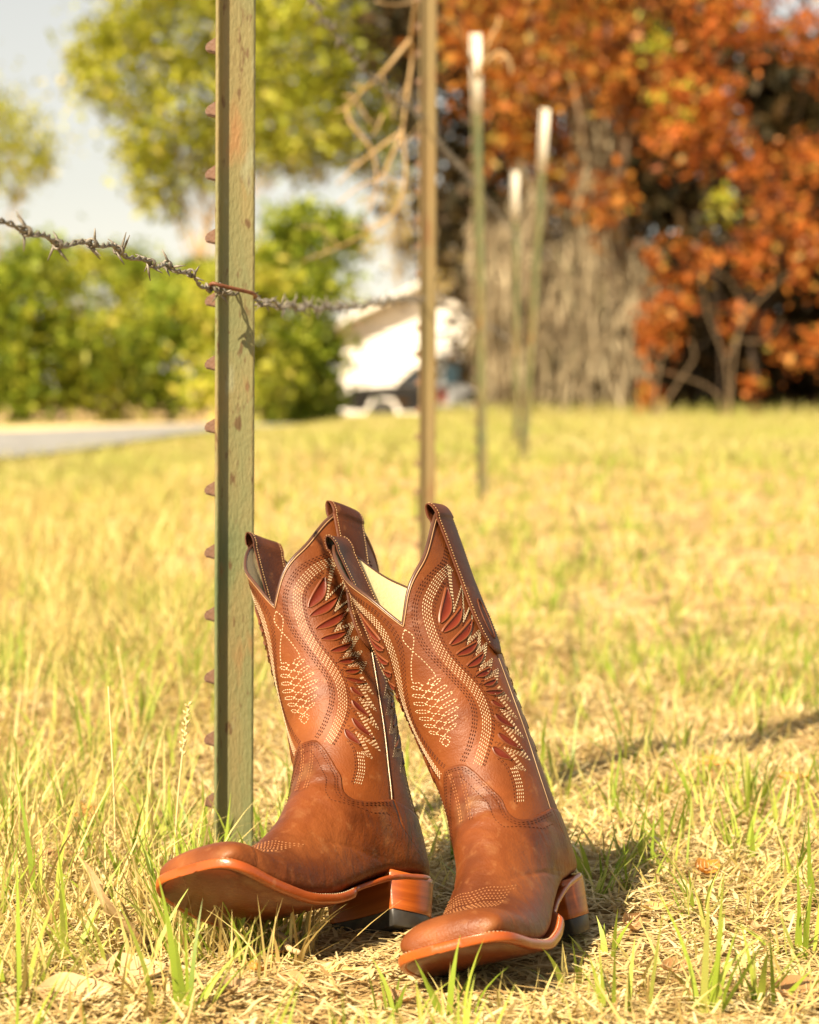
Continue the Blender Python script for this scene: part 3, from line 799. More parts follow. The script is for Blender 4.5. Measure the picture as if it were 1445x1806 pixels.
for i, (bx, d, bl, lab) in enumerate([
 (900, 36, [(850, 150, 130, 160), (900, 420, 110, 140), (950, 640, 120, 110), (820, -20, 150, 120)], 'dark thicket tree directly behind the moss hung trunk'),
 (1150, 35, [(1150, 300, 130, 150), (1170, 560, 140, 140), (1120, 60, 160, 130), (1160, 690, 130, 60), (1240, 640, 120, 100)], 'dark shaded tree behind the orange branches, next to the moss hung trunk'),
 (1400, 34, [(1400, 480, 140, 150), (1420, 660, 140, 90), (1420, 180, 120, 130), (1330, 640, 100, 110), (1500, 300, 140, 200)], 'dark shaded tree behind the orange branches, at the end of the row'),
 (1620, 33, [(1600, 500, 140, 220), (1620, 200, 160, 160)], 'dark thicket tree beyond the end of the orange branches')]):
    tree('dark_tree', lab, 'tree', bx, d, bl, m_lf_dark, .16, 2.2, .26, m_bark, TREES, 60 + i, .05)
# bare arched twigs under the orange branches
def twig(name, label, cat, paths, m, base=None):
    b = Vector(base if base is not None else paths[0][0][0])
    root = empty(name, b, label, cat)
    for k, (pts, r0, r1) in enumerate(paths):
        P = spline(np.array([np.array(p) for p in pts]), max(10, 5 * len(pts))) - np.array(b)
        V, F = tube(P, np.linspace(r0, r1, len(P)), 7)
        link('stem' if k == 0 else 'branch', mesh_np('branch', V, F), root, [m])
    return root
g = lambda px, d: (lambda v: Vector((v.x, v.y, float(gz(v.x, v.y)) - .05)))(at(px, 700, d))
D = 27.5
twig('bare_shrub', 'bare tan shrub with arching stems below the orange branches', 'shrub',
     [([g(1285, D), at(1300, 600, D), at(1330, 540, D), at(1390, 480, D)], .012, .006), ([g(1287, D), at(1280, 640, D), at(1250, 560, D), at(1235, 480, D)], .010, .005),
      ([at(1300, 600, D), at(1350, 600, D), at(1380, 560, D)], .008, .004), ([g(1283, D), at(1260, 690, D), at(1190, 660, D), at(1150, 650, D)], .010, .005),
      ([at(1280, 640, D), at(1310, 560, D), at(1290, 500, D), at(1250, 470, D)], .008, .004)], m_twig, g(1285, D))
twig('bare_shrub', 'bare tan twig loop at the foot of the moss hung trunk', 'shrub',
     [([g(1150, 28), at(1200, 670, 28), at(1225, 630, 28), at(1218, 600, 28)], .014, .006), ([g(1152, 28), at(1165, 640, 28), at(1190, 610, 28)], .012, .006)], m_twig, g(1150, 28))

# dead vine hanging across the second post
m_vine = mat('dead_vine', [(.3, (.30, .19, .08)), (.7, (.50, .36, .18))], .8, 20, 5, .4, 120)
Z7 = lambda x, y, d=5.6: at(480 + x / 2.779, y / 2.779, d)
twig('dead_vine', 'bare tan vine hanging and forking beside the second fence post', 'vine', [
 ([Z7(735, -520, 5.2), Z7(720, -220, 5.3), Z7(705, 0, 5.4), Z7(680, 190, 5.5), Z7(690, 260), Z7(672, 400), Z7(650, 560), Z7(640, 650), Z7(655, 850), Z7(610, 1030), Z7(480, 1130), Z7(330, 1210, 5.8), Z7(150, 1280, 6.0)], 0.00581, 0.00132),
 ([Z7(680, 190, 5.5), Z7(640, 240, 5.5), Z7(540, 360, 5.5), Z7(450, 440, 5.6), Z7(370, 520, 5.6), Z7(310, 547, 5.7)], 0.00462, 0.00168),
 ([Z7(362, 530), Z7(385, 600), Z7(440, 670), Z7(490, 740), Z7(512, 850), Z7(505, 960), Z7(468, 1045)], 0.00396, 0.00210),
 ([Z7(640, 645), Z7(560, 700), Z7(500, 745), Z7(400, 825), Z7(320, 905)], 0.00429, 0.00180),
 ([Z7(640, 650), Z7(590, 760), Z7(535, 870), Z7(470, 895), Z7(400, 935), Z7(320, 1000)], 0.00429, 0.00180),
 ([Z7(535, 860), Z7(600, 890), Z7(670, 905)], 0.00264, 0.00120),
 ([Z7(450, 440), Z7(420, 420), Z7(400, 420)], 0.00330, 0.00180),
 ([Z7(400, 470), Z7(350, 470)], 0.00330, 0.00180),
 ([Z7(420, 500), Z7(460, 570), Z7(495, 610)], 0.00264, 0.00120),
 ([Z7(545, 560), Z7(520, 620), Z7(490, 670)], 0.00264, 0.00120),
 ([Z7(480, 1130), Z7(440, 1060)], 0.00264, 0.00120), ([Z7(480, 1120), Z7(360, 1105)], 0.00198, 0.00090),
 ([Z7(440, 800), Z7(380, 800)], 0.00264, 0.00180), ([Z7(500, 960), Z7(455, 990)], 0.00198, 0.00120),
 ([Z7(610, 1030), Z7(560, 1080), Z7(540, 1010), Z7(550, 900)], 0.00198, 0.00072), ([Z7(330, 1210, 5.8), Z7(280, 1150, 5.8), Z7(240, 1110, 5.8)], 0.00165, 0.00060), ([Z7(260, 1240, 5.9), Z7(270, 1180, 5.9), Z7(245, 1120, 5.9)], 0.00132, 0.00060), ([Z7(240, 1110, 5.8), Z7(120, 1115, 5.8)], 0.00106, 0.00048), ([Z7(655, 700), Z7(700, 640), Z7(735, 590)], 0.00198, 0.00090), ([Z7(540, 360, 5.5), Z7(560, 450, 5.5), Z7(600, 600, 5.5)], 0.00165, 0.00060), ([Z7(672, 400), Z7(600, 520), Z7(570, 560)], 0.00185, 0.00060),
 ([Z7(705, 0, 5.4), Z7(640, 20, 5.3), Z7(560, 20, 5.2), Z7(510, 5, 5.2)], 0.00396, 0.00180)], m_vine)
twig('dead_vine', 'small curled bare vine clinging to the top of the third post', 'vine', [
 ([at(842, 140, 7.36), at(862, 75, 7.3), at(878, 45, 7.3), at(880, 30, 7.3)], .007, .003),
 ([at(850, 120, 7.36), at(868, 100, 7.3), at(885, 92, 7.3), at(900, 110, 7.3), at(902, 132, 7.3)], .007, .003),
 ([at(850, 120, 7.36), at(880, 105, 7.3), at(895, 98, 7.3)], .005, .002),
 ([at(842, 140, 7.36), at(810, 55, 7.2), at(775, 30, 7.1)], .005, .003)], m_vine)

# ------------------------------------------------------------------ white house with gable
m_wall = mat('white_siding', [(.3, (.76, .74, .68)), (.7, (.82, .80, .75))], .6, 2, 4, .1)
m_roof = mat('grey_shingles', [(.3, (.40, .37, .33)), (.7, (.52, .48, .42))], .8, 3, 6, .4)
m_trim = mat('cream_trim', [(.3, (.74, .70, .62)), (.7, (.80, .77, .70))], .6, 4)
m_soffit = mat('shade_brown_soffit', [(.3, (.20, .12, .07)), (.7, (.28, .18, .10))], .8, 4)  # brown painted in for the shadow under the eaves
m_glass = mat('dark_glass', [(.3, (.03, .04, .05)), (.7, (.06, .07, .08))], .08, 2, spec=.6)
HD = 92.0
hx0 = at(597, 700, HD).x; hw = 8.6; hb = -.45; eave = 3.05; ridge = 5.1
hxm = hx0 + hw / 2
house = empty('white_house', (hxm, HD, hb), 'small white gabled house seen past the second fence post', 'house')
def hpart(nm, V, F, m, parent=house):
    V = np.asarray(V, float) - np.array([hxm, HD, hb])
    return link(nm, mesh_np(nm, V, F), parent, [m], smooth=False)
gab = np.array([(hx0, hb), (hx0 + hw, hb), (hx0 + hw, eave), (hxm, ridge), (hx0, eave)])
V = np.concatenate([np.column_stack([gab[:, 0], np.full(5, HD), gab[:, 1]]), np.column_stack([gab[:, 0], np.full(5, HD + 10), gab[:, 1]])])
wall = hpart('wall', V, [np.array([[0, 1, 2, 3, 4]]), np.array([[9, 8, 7, 6, 5]]), np.array([[i, i + 5, (i + 1) % 5 + 5, (i + 1) % 5] for i in (0, 1, 4)])], m_wall)
for k in range(13):                       # siding boards on the gable end
    z0 = hb + .15 + k * .25
    hpart('siding_board', *box(hx0 + .012, hx0 + hw - .012, HD - .03, HD - .002, z0, z0 + .235), m_wall, wall)
for s in (-1, 1):
    e = np.array([hxm + s * (hw / 2 + .75), eave - .36]); r_ = np.array([hxm, ridge])
    th = np.array([0, .14])
    q = [e, r_, r_ + th, e + th]
    V = np.array([(p[0], yy, p[1] + .02) for yy in (HD - .6, HD + 10.6) for p in q])
    rf = hpart('roof', V, [np.array([[0, 1, 2, 3], [7, 6, 5, 4], [0, 3, 7, 4], [3, 2, 6, 7], [1, 0, 4, 5], [2, 1, 5, 6]])], m_roof)
    q2 = [e - [0, .06], r_ - [0, .06], r_ + [0, .20], e + [0, .20]]
    V = np.array([(p[0], yy, p[1] + .02) for yy in (HD - .66, HD - .602) for p in q2])
    hpart('fascia', V, [np.array([[0, 1, 2, 3], [7, 6, 5, 4], [0, 3, 7, 4], [3, 2, 6, 7], [1, 0, 4, 5], [2, 1, 5, 6]])], m_trim, rf)
    q3 = [e - [0, .05], r_ - [0, .05], r_ - [0, .01], e - [0, .01]]
    V = np.array([(p[0], yy, p[1] + .02) for yy in (HD - .6, HD - .002) for p in q3])
    hpart('soffit', V, [np.array([[0, 1, 2, 3], [7, 6, 5, 4], [0, 3, 7, 4], [3, 2, 6, 7], [1, 0, 4, 5], [2, 1, 5, 6]])], m_soffit, rf)
for wx in (hx0 + 5.6,):
    w = hpart('window', *box(wx, wx + 1.1, HD - .07, HD - .032, hb + 1.3, hb + 2.6), m_trim)
    hpart('pane', *box(wx + .08, wx + .51, HD - .08, HD - .071, hb + 1.38, hb + 2.52), m_glass, w)
    hpart('pane', *box(wx + .59, wx + 1.02, HD - .08, HD - .071, hb + 1.38, hb + 2.52), m_glass, w)

# ------------------------------------------------------------------ two parked vehicles before the house
m_darkpaint = mat('charcoal_paint', [(.3, (.010, .009, .008)), (.7, (.018, .016, .014))], .55, 2, spec=.2)
m_whitepaint = mat('white_vehicle_paint', [(.3, (.72, .72, .70)), (.7, (.80, .80, .78))], .3, 2, coat=.5)
m_chrome = mat('chrome', [(.3, (.10, .10, .10)), (.7, (.18, .18, .18))], .35, 5, metal=1)
m_red = mat('red_lamp', [(.3, (.40, .01, .01)), (.7, (.55, .02, .015))], .2, 5)
m_tyre = mat('tyre_rubber', [(.3, (.02, .02, .02)), (.7, (.035, .035, .035))], .8, 10)
m_tint = mat('blue_tinted_glass', [(.3, (.10, .18, .22)), (.7, (.16, .26, .32))], .1, 2, spec=.6)
def slab(prof, y0, y1, inset=0.0):
    """extruded side profile (x, z) between y0 and y1, top pulled in"""
    prof = np.array(prof, float); n = len(prof)
    zr = (prof[:, 1] - prof[:, 1].min()) / (np.ptp(prof[:, 1]) + 1e-9)
    a = np.column_stack([prof[:, 0], y0 + inset * zr ** 2, prof[:, 1]]); b = np.column_stack([prof[:, 0], y1 - inset * zr ** 2, prof[:, 1]])
    return np.concatenate([a, b]), [np.arange(n)[None], (np.arange(n)[::-1] + n)[None], np.array([[i, i + n, (i + 1) % n + n, (i + 1) % n] for i in range(n)])[:, ::-1]]
def bevelled(nm, VF, parent, m, w=.04):
    V, F = VF
    bm = bmesh.new()
    vs_ = [bm.verts.new(v) for v in V]
    for f in F:
        for q in f: bm.faces.new([vs_[i] for i in q])
    bmesh.ops.recalc_face_normals(bm, faces=bm.faces)
    bmesh.ops.bevel(bm, geom=[e for e in bm.edges if e.calc_face_angle(0) > .35], offset=w, segments=2, affect='EDGES', clamp_overlap=True)
    me = bpy.data.meshes.new(nm); bm.to_mesh(me); bm.free()
    return link(nm, me, parent, [m], smooth=False)
def wheel(parent, x, y, z, r, w):
    t = np.linspace(0, 2 * PI, 29)[:-1]
    def ring(rad, yy): return np.column_stack([x + rad * np.cos(t), np.full(28, yy), z + rad * np.sin(t)])
    rings = [ring(r * .62, y - w / 2), ring(r * .95, y - w / 2), ring(r, y - w * .36), ring(r, y + w * .36), ring(r * .95, y + w / 2), ring(r * .62, y + w / 2)]
    wv = link('wheel', mesh_np('wheel', np.concatenate(rings), [grid_faces(6, 28, True)]), parent, [m_tyre])
    rr = [ring(r * .63, y - w / 2 + .02), ring(r * .5, y - w / 2 + .05), ring(r * .2, y - w / 2 + .02), ring(.01, y - w / 2 + .01)]
    link('rim', mesh_np('rim', np.concatenate(rr), [grid_faces(4, 28, True)]), wv, [m_chrome])
# dark pickup, side on, facing left
PD = 80.0
pb = at(765, 700, PD); pz = float(gz(pb.x, pb.y))
pk = empty('pickup_truck', (pb.x, PD, pz), 'dark pickup truck parked side on before the white house', 'truck')
pk.scale = (1.12, 1.12, 1.12)
body = [(-2.55, .45), (-2.55, .95), (-2.35, 1.08), (-1.2, 1.16), (2.5, 1.18), (2.55, .5), (2.0, .42), (1.9, .75), (1.5, .86), (1.1, .75), (1.0, .42), (-1.0, .40), (-1.1, .75), (-1.5, .86), (-1.9, .75), (-2.0, .42)]
bevelled('body', slab(body, -.95, .95, .05), pk, m_darkpaint)
cab = bevelled('cab', slab([(-1.15, 1.17), (-.55, 1.72), (.75, 1.76), (1.0, 1.19)], -.86, .86, .12), pk, m_darkpaint)
for a_, b_ in (((-.92, 1.24), (-.42, 1.64)), ((.02, 1.24), (.0, 1.66))):
    pass
link('window', mesh_np('w', *[v for v in slab([(-.92, 1.22), (-.45, 1.64), (-.02, 1.66), (-.02, 1.22)], -.90, -.845)]), cab, [m_glass], smooth=False)
link('window', mesh_np('w', *[v for v in slab([(.05, 1.22), (.05, 1.66), (.68, 1.67), (.86, 1.22)], -.90, -.845)]), cab, [m_glass], smooth=False)
bevelled('side_trim', slab([(-2.5, .80), (2.5, .80), (2.5, .92), (-2.5, .92)], -.985, -.94), pk, m_darkpaint, .01)
bevelled('bumper', slab([(-2.68, .48), (-2.5, .48), (-2.5, .70), (-2.68, .70)], -.9, .9), pk, m_darkpaint, .03)
bevelled('headlight', slab([(-2.58, .82), (-2.45, .82), (-2.45, .98), (-2.58, .98)], -.92, -.6), pk, m_chrome, .02)
for wx in (-1.5, 1.5):
    for wy in (-.82, .82): wheel(pk, wx, wy, .38, .38, .26)
# white van, rear view
VD = 63.0
vb = at(826, 700, VD); vz = float(gz(vb.x, vb.y))
vn = empty('white_van', (vb.x, VD, vz), 'white van seen from behind in front of the dark pickup truck', 'van')
def sect(hw_, z0, z1, top): return [(-hw_, z0), (-hw_, z0 + (z1 - z0) * .5), (-hw_ * .97, z1 * .72), (-top, z1 - .06), (-top + .1, z1), (top - .1, z1), (top, z1 - .06), (hw_ * .97, z1 * .72), (hw_, z0 + (z1 - z0) * .5), (hw_, z0)]
V, F = slab(sect(.88, .35, 2.05, .72), 0, 4.2, 0)
bevelled('body', (V, F), vn, m_whitepaint, .05)
rw = bevelled('rear_window', (slab([(-.66, 1.15), (-.60, 1.72), (.60, 1.72), (.66, 1.15)], -.03, .02)), vn, m_tint, .01)
bevelled('roof_rail', slab([(-.74, 2.05), (-.66, 2.05), (-.66, 2.14), (-.74, 2.14)], .3, 3.4), vn, m_darkpaint, .01)
bevelled('roof_rail', slab([(.66, 2.05), (.74, 2.05), (.74, 2.14), (.66, 2.14)], .3, 3.4), vn, m_darkpaint, .01)
for s in (-1, 1):
    bevelled('tail_light', slab([(s * .70 - .13, .66), (s * .70 - .13, 1.06), (s * .70 + .12, 1.06), (s * .70 + .12, .66)], -.04, .02), vn, m_red, .01)
bevelled('bumper', slab([(-.88, .36), (.88, .36), (.88, .56), (-.88, .56)], -.12, .05), vn, m_chrome, .03)
bevelled('number_plate', slab([(-.26, .76), (.26, .76), (.26, .90), (-.26, .90)], -.035, .0), vn, m_trim, .005)
for wy in (.8, 3.4):
    for wx in (-.74, .74):
        o = empty('wheel_hub', (0, 0, 0)); bpy.data.objects.remove(o)
        t = np.linspace(0, 2 * PI, 25)[:-1]
        def ring(rad, xx): return np.column_stack([np.full(24, xx), wy + rad * np.cos(t), .34 + rad * np.sin(t)])
        wv = link('wheel', mesh_np('wheel', np.concatenate([ring(.2, wx - .11), ring(.32, wx - .11), ring(.34, wx - .08), ring(.34, wx + .08), ring(.32, wx + .11), ring(.2, wx + .11)]), [grid_faces(6, 24, True)]), vn, [m_tyre])
        link('rim', mesh_np('rim', np.concatenate([ring(.21, wx + (.1 if wx > 0 else -.1)), ring(.01, wx + (.08 if wx > 0 else -.08))]), [grid_faces(2, 24, True)]), wv, [m_chrome])
# ------------------------------------------------------------------ cowboy boots
# last of the boot, in cm: x forward, y sideways, z up.  Each row is one ring of the upper, from the top of the shaft
# down to the ankle and forward to the toe: front point (x, z), back point (x, z), half width, widest place, two roundness exponents
ROWS = np.array([
[13.9,41.5,-1.9,41.5,5.3,.50,2.1,2.1],
[13.5,36.5,-1.3,36.5,5.2,.50,2.1,2.1],
[13.0,31.5,-0.5,31.5,5.0,.50,2.1,2.1],
[12.4,26.5,0.5,26.5,5.0,.50,2.1,2.1],
[11.9,21.7,1.2,21.5,4.8,.50,2.1,2.1],
[11.8,17.8,1.5,17.0,4.6,.50,2.1,2.1],
[12.3,14.8,1.4,13.2,4.4,.50,2.1,2.2],
[13.4,12.4,.7,10.0,4.3,.50,2.1,2.3],
[14.9,10.4,0.1,7.2,4.2,.50,2.1,2.5],
[16.4,8.7,0.2,5.3,4.0,.48,2.1,3.0],
[17.9,7.3,3.0,5.0,3.8,.44,2.1,3.6],
[19.4,6.1,7.0,4.5,3.8,.40,2.1,4.0],
[21.0,4.95,11.5,2.9,4.1,.36,2.2,4.0],
[22.7,4.35,15.5,1.15,4.5,.34,2.3,4.0],
[24.6,4.25,19.5,0.5,4.75,.34,2.5,4.0],
[26.3,4.45,23.3,0.98,4.6,.36,2.7,4.0],
[27.5,4.0,26.0,1.7,4.35,.40,2.9,4.0],
[28.05,3.3,27.2,2.1,3.95,.45,2.9,3.5],
[28.2,2.55,27.95,2.35,3.1,.50,2.6,2.8],
])
UF = 4.6                                # flat pattern: u = UF * phi (cm), z (cm)

def crom(tab, r):
    n = len(tab); r = np.clip(np.asarray(r, float), 0, n - 1 - 1e-9); i = np.floor(r).astype(int); t = (r - i)[..., None]
    p0 = tab[np.maximum(i - 1, 0)]; p1 = tab[i]; p2 = tab[np.minimum(i + 1, n - 1)]; p3 = tab[np.minimum(i + 2, n - 1)]
    return 0.5 * ((2 * p1) + (-p0 + p2) * t + (2 * p0 - 5 * p1 + 4 * p2 - p3) * t * t + (-p0 + 3 * p1 - 3 * p2 + p3) * t ** 3)

def surf(phi, r):
    phi, r = np.broadcast_arrays(np.asarray(phi, float), np.asarray(r, float))
    q = crom(ROWS, r)
    Fx, Fz, Bx, Bz, W, m, ef, eb = [q[..., k] for k in range(8)]
    c = np.cos(phi); s = np.sin(phi)
    e = np.where(c >= 0, ef, eb)
    al = np.sign(c) * np.abs(c) ** (2 / e) * np.where(c >= 0, 1 - m, m)
    ac = np.sign(s) * np.abs(s) ** (2 / e) * W
    t = m + al
    return np.stack([Bx + t * (Fx - Bx), ac, Bz + t * (Fz - Bz)], -1)

_zz = np.linspace(0, 8, 801)
_q = crom(ROWS, _zz)
_h = (_q[:, 1] + _q[:, 3]) / 2
def rz(z):
    return np.interp(-np.asarray(z, float), -_h, _zz)

def nrm(phi, r):
    e = 2e-3
    a = surf(phi + e, r) - surf(phi - e, r); b = surf(phi, r + e) - surf(phi, r - e)
    n = np.cross(b, a); n /= np.linalg.norm(n, axis=-1, keepdims=True) + 1e-12
    return n

COL_U = np.array([0, .7, 1.55, 2.5, 3.7, 4.5, 5.25, 6.0, 6.7, 7.23]) / UF
COL_F = np.array([29.4, 30.7, 32.3, 33.5, 34.75, 35.95, 37.2, 38.3, 39.1, 39.3])
COL_B = np.array([31.0, 32.0, 33.2, 34.2, 35.3, 36.3, 37.3, 38.3, 39.1, 39.3])
def smooth_interp(x, xp, fp):
    return sum(np.interp(np.abs(x + d), xp, fp) for d in (-.09, -.045, 0, .045, .09)) / 5
def collar(phi):
    u = np.abs((np.asarray(phi, float) + PI) % (2 * PI) - PI)
    f = np.where(u < .12, np.interp(u, COL_U, COL_F), smooth_interp(np.minimum(u, PI / 2), COL_U, COL_F))
    b = smooth_interp(np.minimum(PI - u, PI / 2), COL_U, COL_B)
    return np.where(u <= PI / 2, f, b)

SEAM_Z = 11.0
R_SEAM = float(rz(SEAM_Z))
PB_R = [0, R_SEAM, 8.0, 8.6, 9.2, 9.7, 10.0, 30]
PB_P = [PI/2, PI/2, 1.70, 1.98, 2.4, 2.85, PI, PI]
def phib(r):
    return np.interp(r, PB_R, PB_P)
VT_U = np.array([0, .6, 1.0, 1.25, 1.7, 2.65, 3.1, 3.25, 3.35, 3.5, 3.8, 4.2, 5.0, 6.1, 7.3]) / UF
VT_Z = np.array([15.9, 15.88, 15.75, 15.45, 14.75, 12.75, 11.95, 11.5, 10.7, 10.1, 9.65, 9.45, 9.6, 10.3, 11.0])
def vtop(phi):
    return np.interp(np.abs(phi), VT_U, VT_Z)

def bend(P, kx, ky):
    P = np.array(P, float); z = P[..., 2] / 100
    d = np.where(z > .07, (z - .07) ** 2 / (np.abs(z - .07) + .06), 0) * 100
    P[..., 0] += kx * d; P[..., 1] += ky * d
    return P

SOLE_X = np.array([0, 0.2, .3, 3, 7, 11.5, 15.5, 19.5, 23.3, 26, 27.2, 29.5])
SOLE_Z = np.array([5.1, 5.1, 5.1, 5.0, 4.5, 2.85, 1.15, 0.5, 0.98, 1.7, 2.1, 2.85])
def solez(x):
    # smoothed polyline
    x = np.asarray(x, float)
    return sum(np.interp(x + d, SOLE_X, SOLE_Z) for d in (-1.2, -.6, 0, .6, 1.2)) / 5
def solew(x):
    x = np.asarray(x, float)
    w = np.interp(x, [0, 3, 7, 10, 12.2, 12.9, 13.6, 15.5, 19, 22.5, 25, 29], [3.9, 3.9, 3.85, 3.7, 3.85, 4.4, 4.85, 5.1, 5.4, 5.4, 5.25, 5.0])
    back = np.clip(1 - x / 3.4, 0, 1)
    w = w * np.maximum(1 - back ** 2.3, 0) ** (1 / 2.3)
    fr = np.clip((x - 25.0) / 3.75, 0, 1)
    w = w * np.maximum(1 - fr ** 3.6, 0) ** (1 / 3.6)
    return w

def build_boot(name, label, pose, kx, ky, twist, mt, cord=.055):
    root = empty(name, (0, 0, 0), label, 'boot', 'pair of cowboy boots beside the fence post')
    x, y, z, yaw, pitch, roll, sc = pose
    M = Matrix.Translation((x, y, z)) @ Matrix.Rotation(yaw, 4, 'Z') @ Matrix.Rotation(-pitch, 4, 'Y') @ Matrix.Rotation(roll, 4, 'X') @ Matrix.Diagonal((sc, sc, sc, 1))
    loc, q, s = M.decompose()
    root.location = loc; root.rotation_mode = 'QUATERNION'; root.rotation_quaternion = q; root.scale = s
    def fin(P):
        return bend(P, kx, ky) / 100
    def part(nm, V, F, mats, parent=root, mi=None, lab=None, smooth=True, kind=None):
        o = link(nm, mesh_np(nm, fin(V), F, mi), parent, mats, smooth)
        if lab: o['label'] = lab
        if kind: o['kind'] = kind
        return o
    def shell(PH, RR, off, thick, close=False):
        """grid sheet on the last with thickness: outer skin at off, edges turned in"""
        n, m = PH.shape
        S = surf(PH, RR); N = nrm(PH, RR)
        Vo = (S + N * off).reshape(-1, 3); Vi = (S + N * (off - thick)).reshape(-1, 3)
        F = grid_faces(n, m)
        F2 = grid_faces(n, m, off=n * m, flip=True)
        e = []
        idx = np.arange(n * m).reshape(n, m)
        for a, fl in ((idx[0], 0), (idx[-1], 1), (idx[:, 0], 1), (idx[:, -1], 0)):
            f = np.stack([a[:-1], a[:-1] + n * m, a[1:] + n * m, a[1:]], -1)
            e.append(f[:, ::-1] if fl else f)
        return np.concatenate([Vo, Vi]), [F, F2] + e
    # --- shaft panels (front and back), lining, collar piping
    v = np.linspace(0, 1, 70)[:, None]
    for nm, p0, p1 in (('front_panel', -PI / 2, PI / 2), ('back_panel', PI / 2, 3 * PI / 2)):
        ph = np.linspace(p0, p1, 65)[None]
        zt = collar(ph); zb = 8.6
        Z = zt + (zb - zt) * v
        PH = np.broadcast_to(ph, Z.shape)
        V, F = shell(PH, rz(Z), 0.0, 0.12)
        part(nm, V, F, [mt['leather']])
    ph = np.linspace(-PI, PI, 121)[None]
    zt = collar(ph) - .02
    Z = zt + (9.0 - zt) * np.linspace(0, 1, 40)[:, None]
    PH = np.broadcast_to(ph, Z.shape)
    V = surf(PH, rz(Z)) - nrm(PH, rz(Z)) * .17
    part('lining', V, [grid_faces(*Z.shape)], [mt['lining']])
    ph = np.linspace(-PI, PI, 241)[:-1]
    V, F = tube(surf(ph, rz(collar(ph) + .05)) - nrm(ph, rz(collar(ph))) * .06, .165, 8, closed=True)
    part('collar_piping', V, F, [mt['dark_leather']])
    V, F = tube(surf(ph, rz(collar(ph) - .12)) + nrm(ph, rz(collar(ph))) * .05, .06, 5, closed=True)
    part('collar_cord', V, F, [mt['edge']])
    # --- side seam piping
    for sgn in (1, -1):
        r = np.concatenate([np.linspace(float(rz(37.5)), R_SEAM, 60), np.linspace(R_SEAM, 9.9, 25)[1:]])
        p = sgn * phib(r)
        V, F = tube(surf(p, r) + nrm(p, r) * (cord * .8), cord, 6)
        part('side_piping', V, F, [mt['piping']])
    # --- vamp and heel counter
    a = np.linspace(-1, 1, 121)[None]
    rt = rz(vtop(a * PI / 2 - twist * (1 - a * a)))
    t = np.linspace(0, 1, 150)[:, None]
    RR = rt + (17.98 - rt) * t
    PH = a * phib(RR)
    off = np.full(PH.shape, .14)
    for r0, amp, wd, pc, pw, wob in ((6.35, .07, .16, .3, 1.1, .3), (6.95, .10, .17, -.2, 1.3, .35), (7.5, .08, .15, .5, 1.2, .3), (8.1, .07, .16, -.5, 1.0, .4), (10.4, .06, .14, 1.0, .7, .3), (10.9, .08, .14, .9, .8, .3), (11.3, .06, .12, -1.0, .7, .3), (10.75, .07, .14, -.9, .8, .25), (13.9, .05, .2, .9, .6, .2), (14.0, .05, .2, -.8, .7, .2)):
        off -= amp * np.exp(-((RR - r0 - wob * np.sin(2.3 * PH + r0 * 3)) / wd) ** 2) * np.exp(-((PH - pc) / pw) ** 2) * np.clip((RR - rt) * 3, 0, 1)
    V, F = shell(PH, RR, off[..., None], .16)
    n_, m_ = PH.shape
    last = np.arange((n_ - 1) * m_, n_ * m_)
    cen = V[last].mean(0) + np.array([.05, 0, 0])
    F.append(np.stack([last[:-1], last[1:], np.full(m_ - 1, len(V))], -1))
    V = np.concatenate([V, cen[None]])
    part('vamp', V, F, [mt['vamp']])
    b = np.linspace(0, 1, 60)[None]
    r_ = np.linspace(float(rz(SEAM_Z)), 9.99, 50)[:, None]
    P0 = phib(r_)
    PH = P0 + (2 * PI - 2 * P0) * b
    V, F = shell(PH, np.broadcast_to(r_, PH.shape), .11, .14)
    part('heel_counter', V, F, [mt['vamp']])
    # --- sole, welt, heel
    xs = np.concatenate([np.linspace(0.02, 3.4, 14)[:-1], np.linspace(3.4, 25, 60)[:-1], 25 + 3.74 * np.sin(np.linspace(0, PI / 2, 26))])
    W = solew(xs); T = solez(xs)
    thick = np.interp(xs, [0, 7, 12, 13.5, 27, 29], [.6, .55, .5, .80, .82, .75])
    prof = []                                   # (inset from the edge, height fraction) from top centre round to bottom centre
    V = []
    for w, zt, th in zip(W, T, thick):
        w = max(w, .03)
        i1, i2, i3 = min(.12, w * .4), min(.55, w * .6), min(.66, w * .7)
        up = [(0, 0), (w - i2, 0), (w - i1, 0), (w - i1 * .3, -.12 * th), (w, -.42 * th), (w - i1 * .2, -.8 * th), (w - i1, -.97 * th), (w - i2, -th), (w - i2 - .04, -th + .06), (w - i3, -th + .06), (w - i3 - .03, -th), (0, -th)]
        ring = [(yy, zz) for yy, zz in up] + [(-yy, zz) for yy, zz in up[-2:0:-1]]
        V.append(ring)
    V = np.array(V)
    n, m = V.shape[:2]
    P = np.stack([np.broadcast_to(xs[:, None], (n, m)), V[..., 0], T[:, None] + V[..., 1]], -1)
    F = [grid_faces(n, m, True), np.arange(m)[::-1][None], (np.arange(m) + (n - 1) * m)[None]]
    jj = np.arange(m)
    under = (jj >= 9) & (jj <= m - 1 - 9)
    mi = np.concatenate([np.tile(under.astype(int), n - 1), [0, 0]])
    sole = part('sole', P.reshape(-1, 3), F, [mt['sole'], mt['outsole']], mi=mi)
    # welt stitching along the edge of the sole
    xs2 = np.concatenate([np.linspace(13.4, 25, 60), 25 + 3.3 * np.sin(np.linspace(0, PI / 2, 30))[1:]])
    w2 = solew(xs2) - .3
    w2[-1] = 0
    L = np.stack([xs2, w2, solez(xs2) + .03], -1)
    L = np.concatenate([L, (L * [1, -1, 1])[-2::-1]])
    d = np.linalg.norm(np.diff(L, axis=0), axis=1).sum()
    Q = resample(L, int(d / .34) * 2)
    Vs, Fs = [], []
    dash = []
    for i in range(0, len(Q) - 1, 2):
        dash.append(tube(Q[i:i + 2], .045, 4))
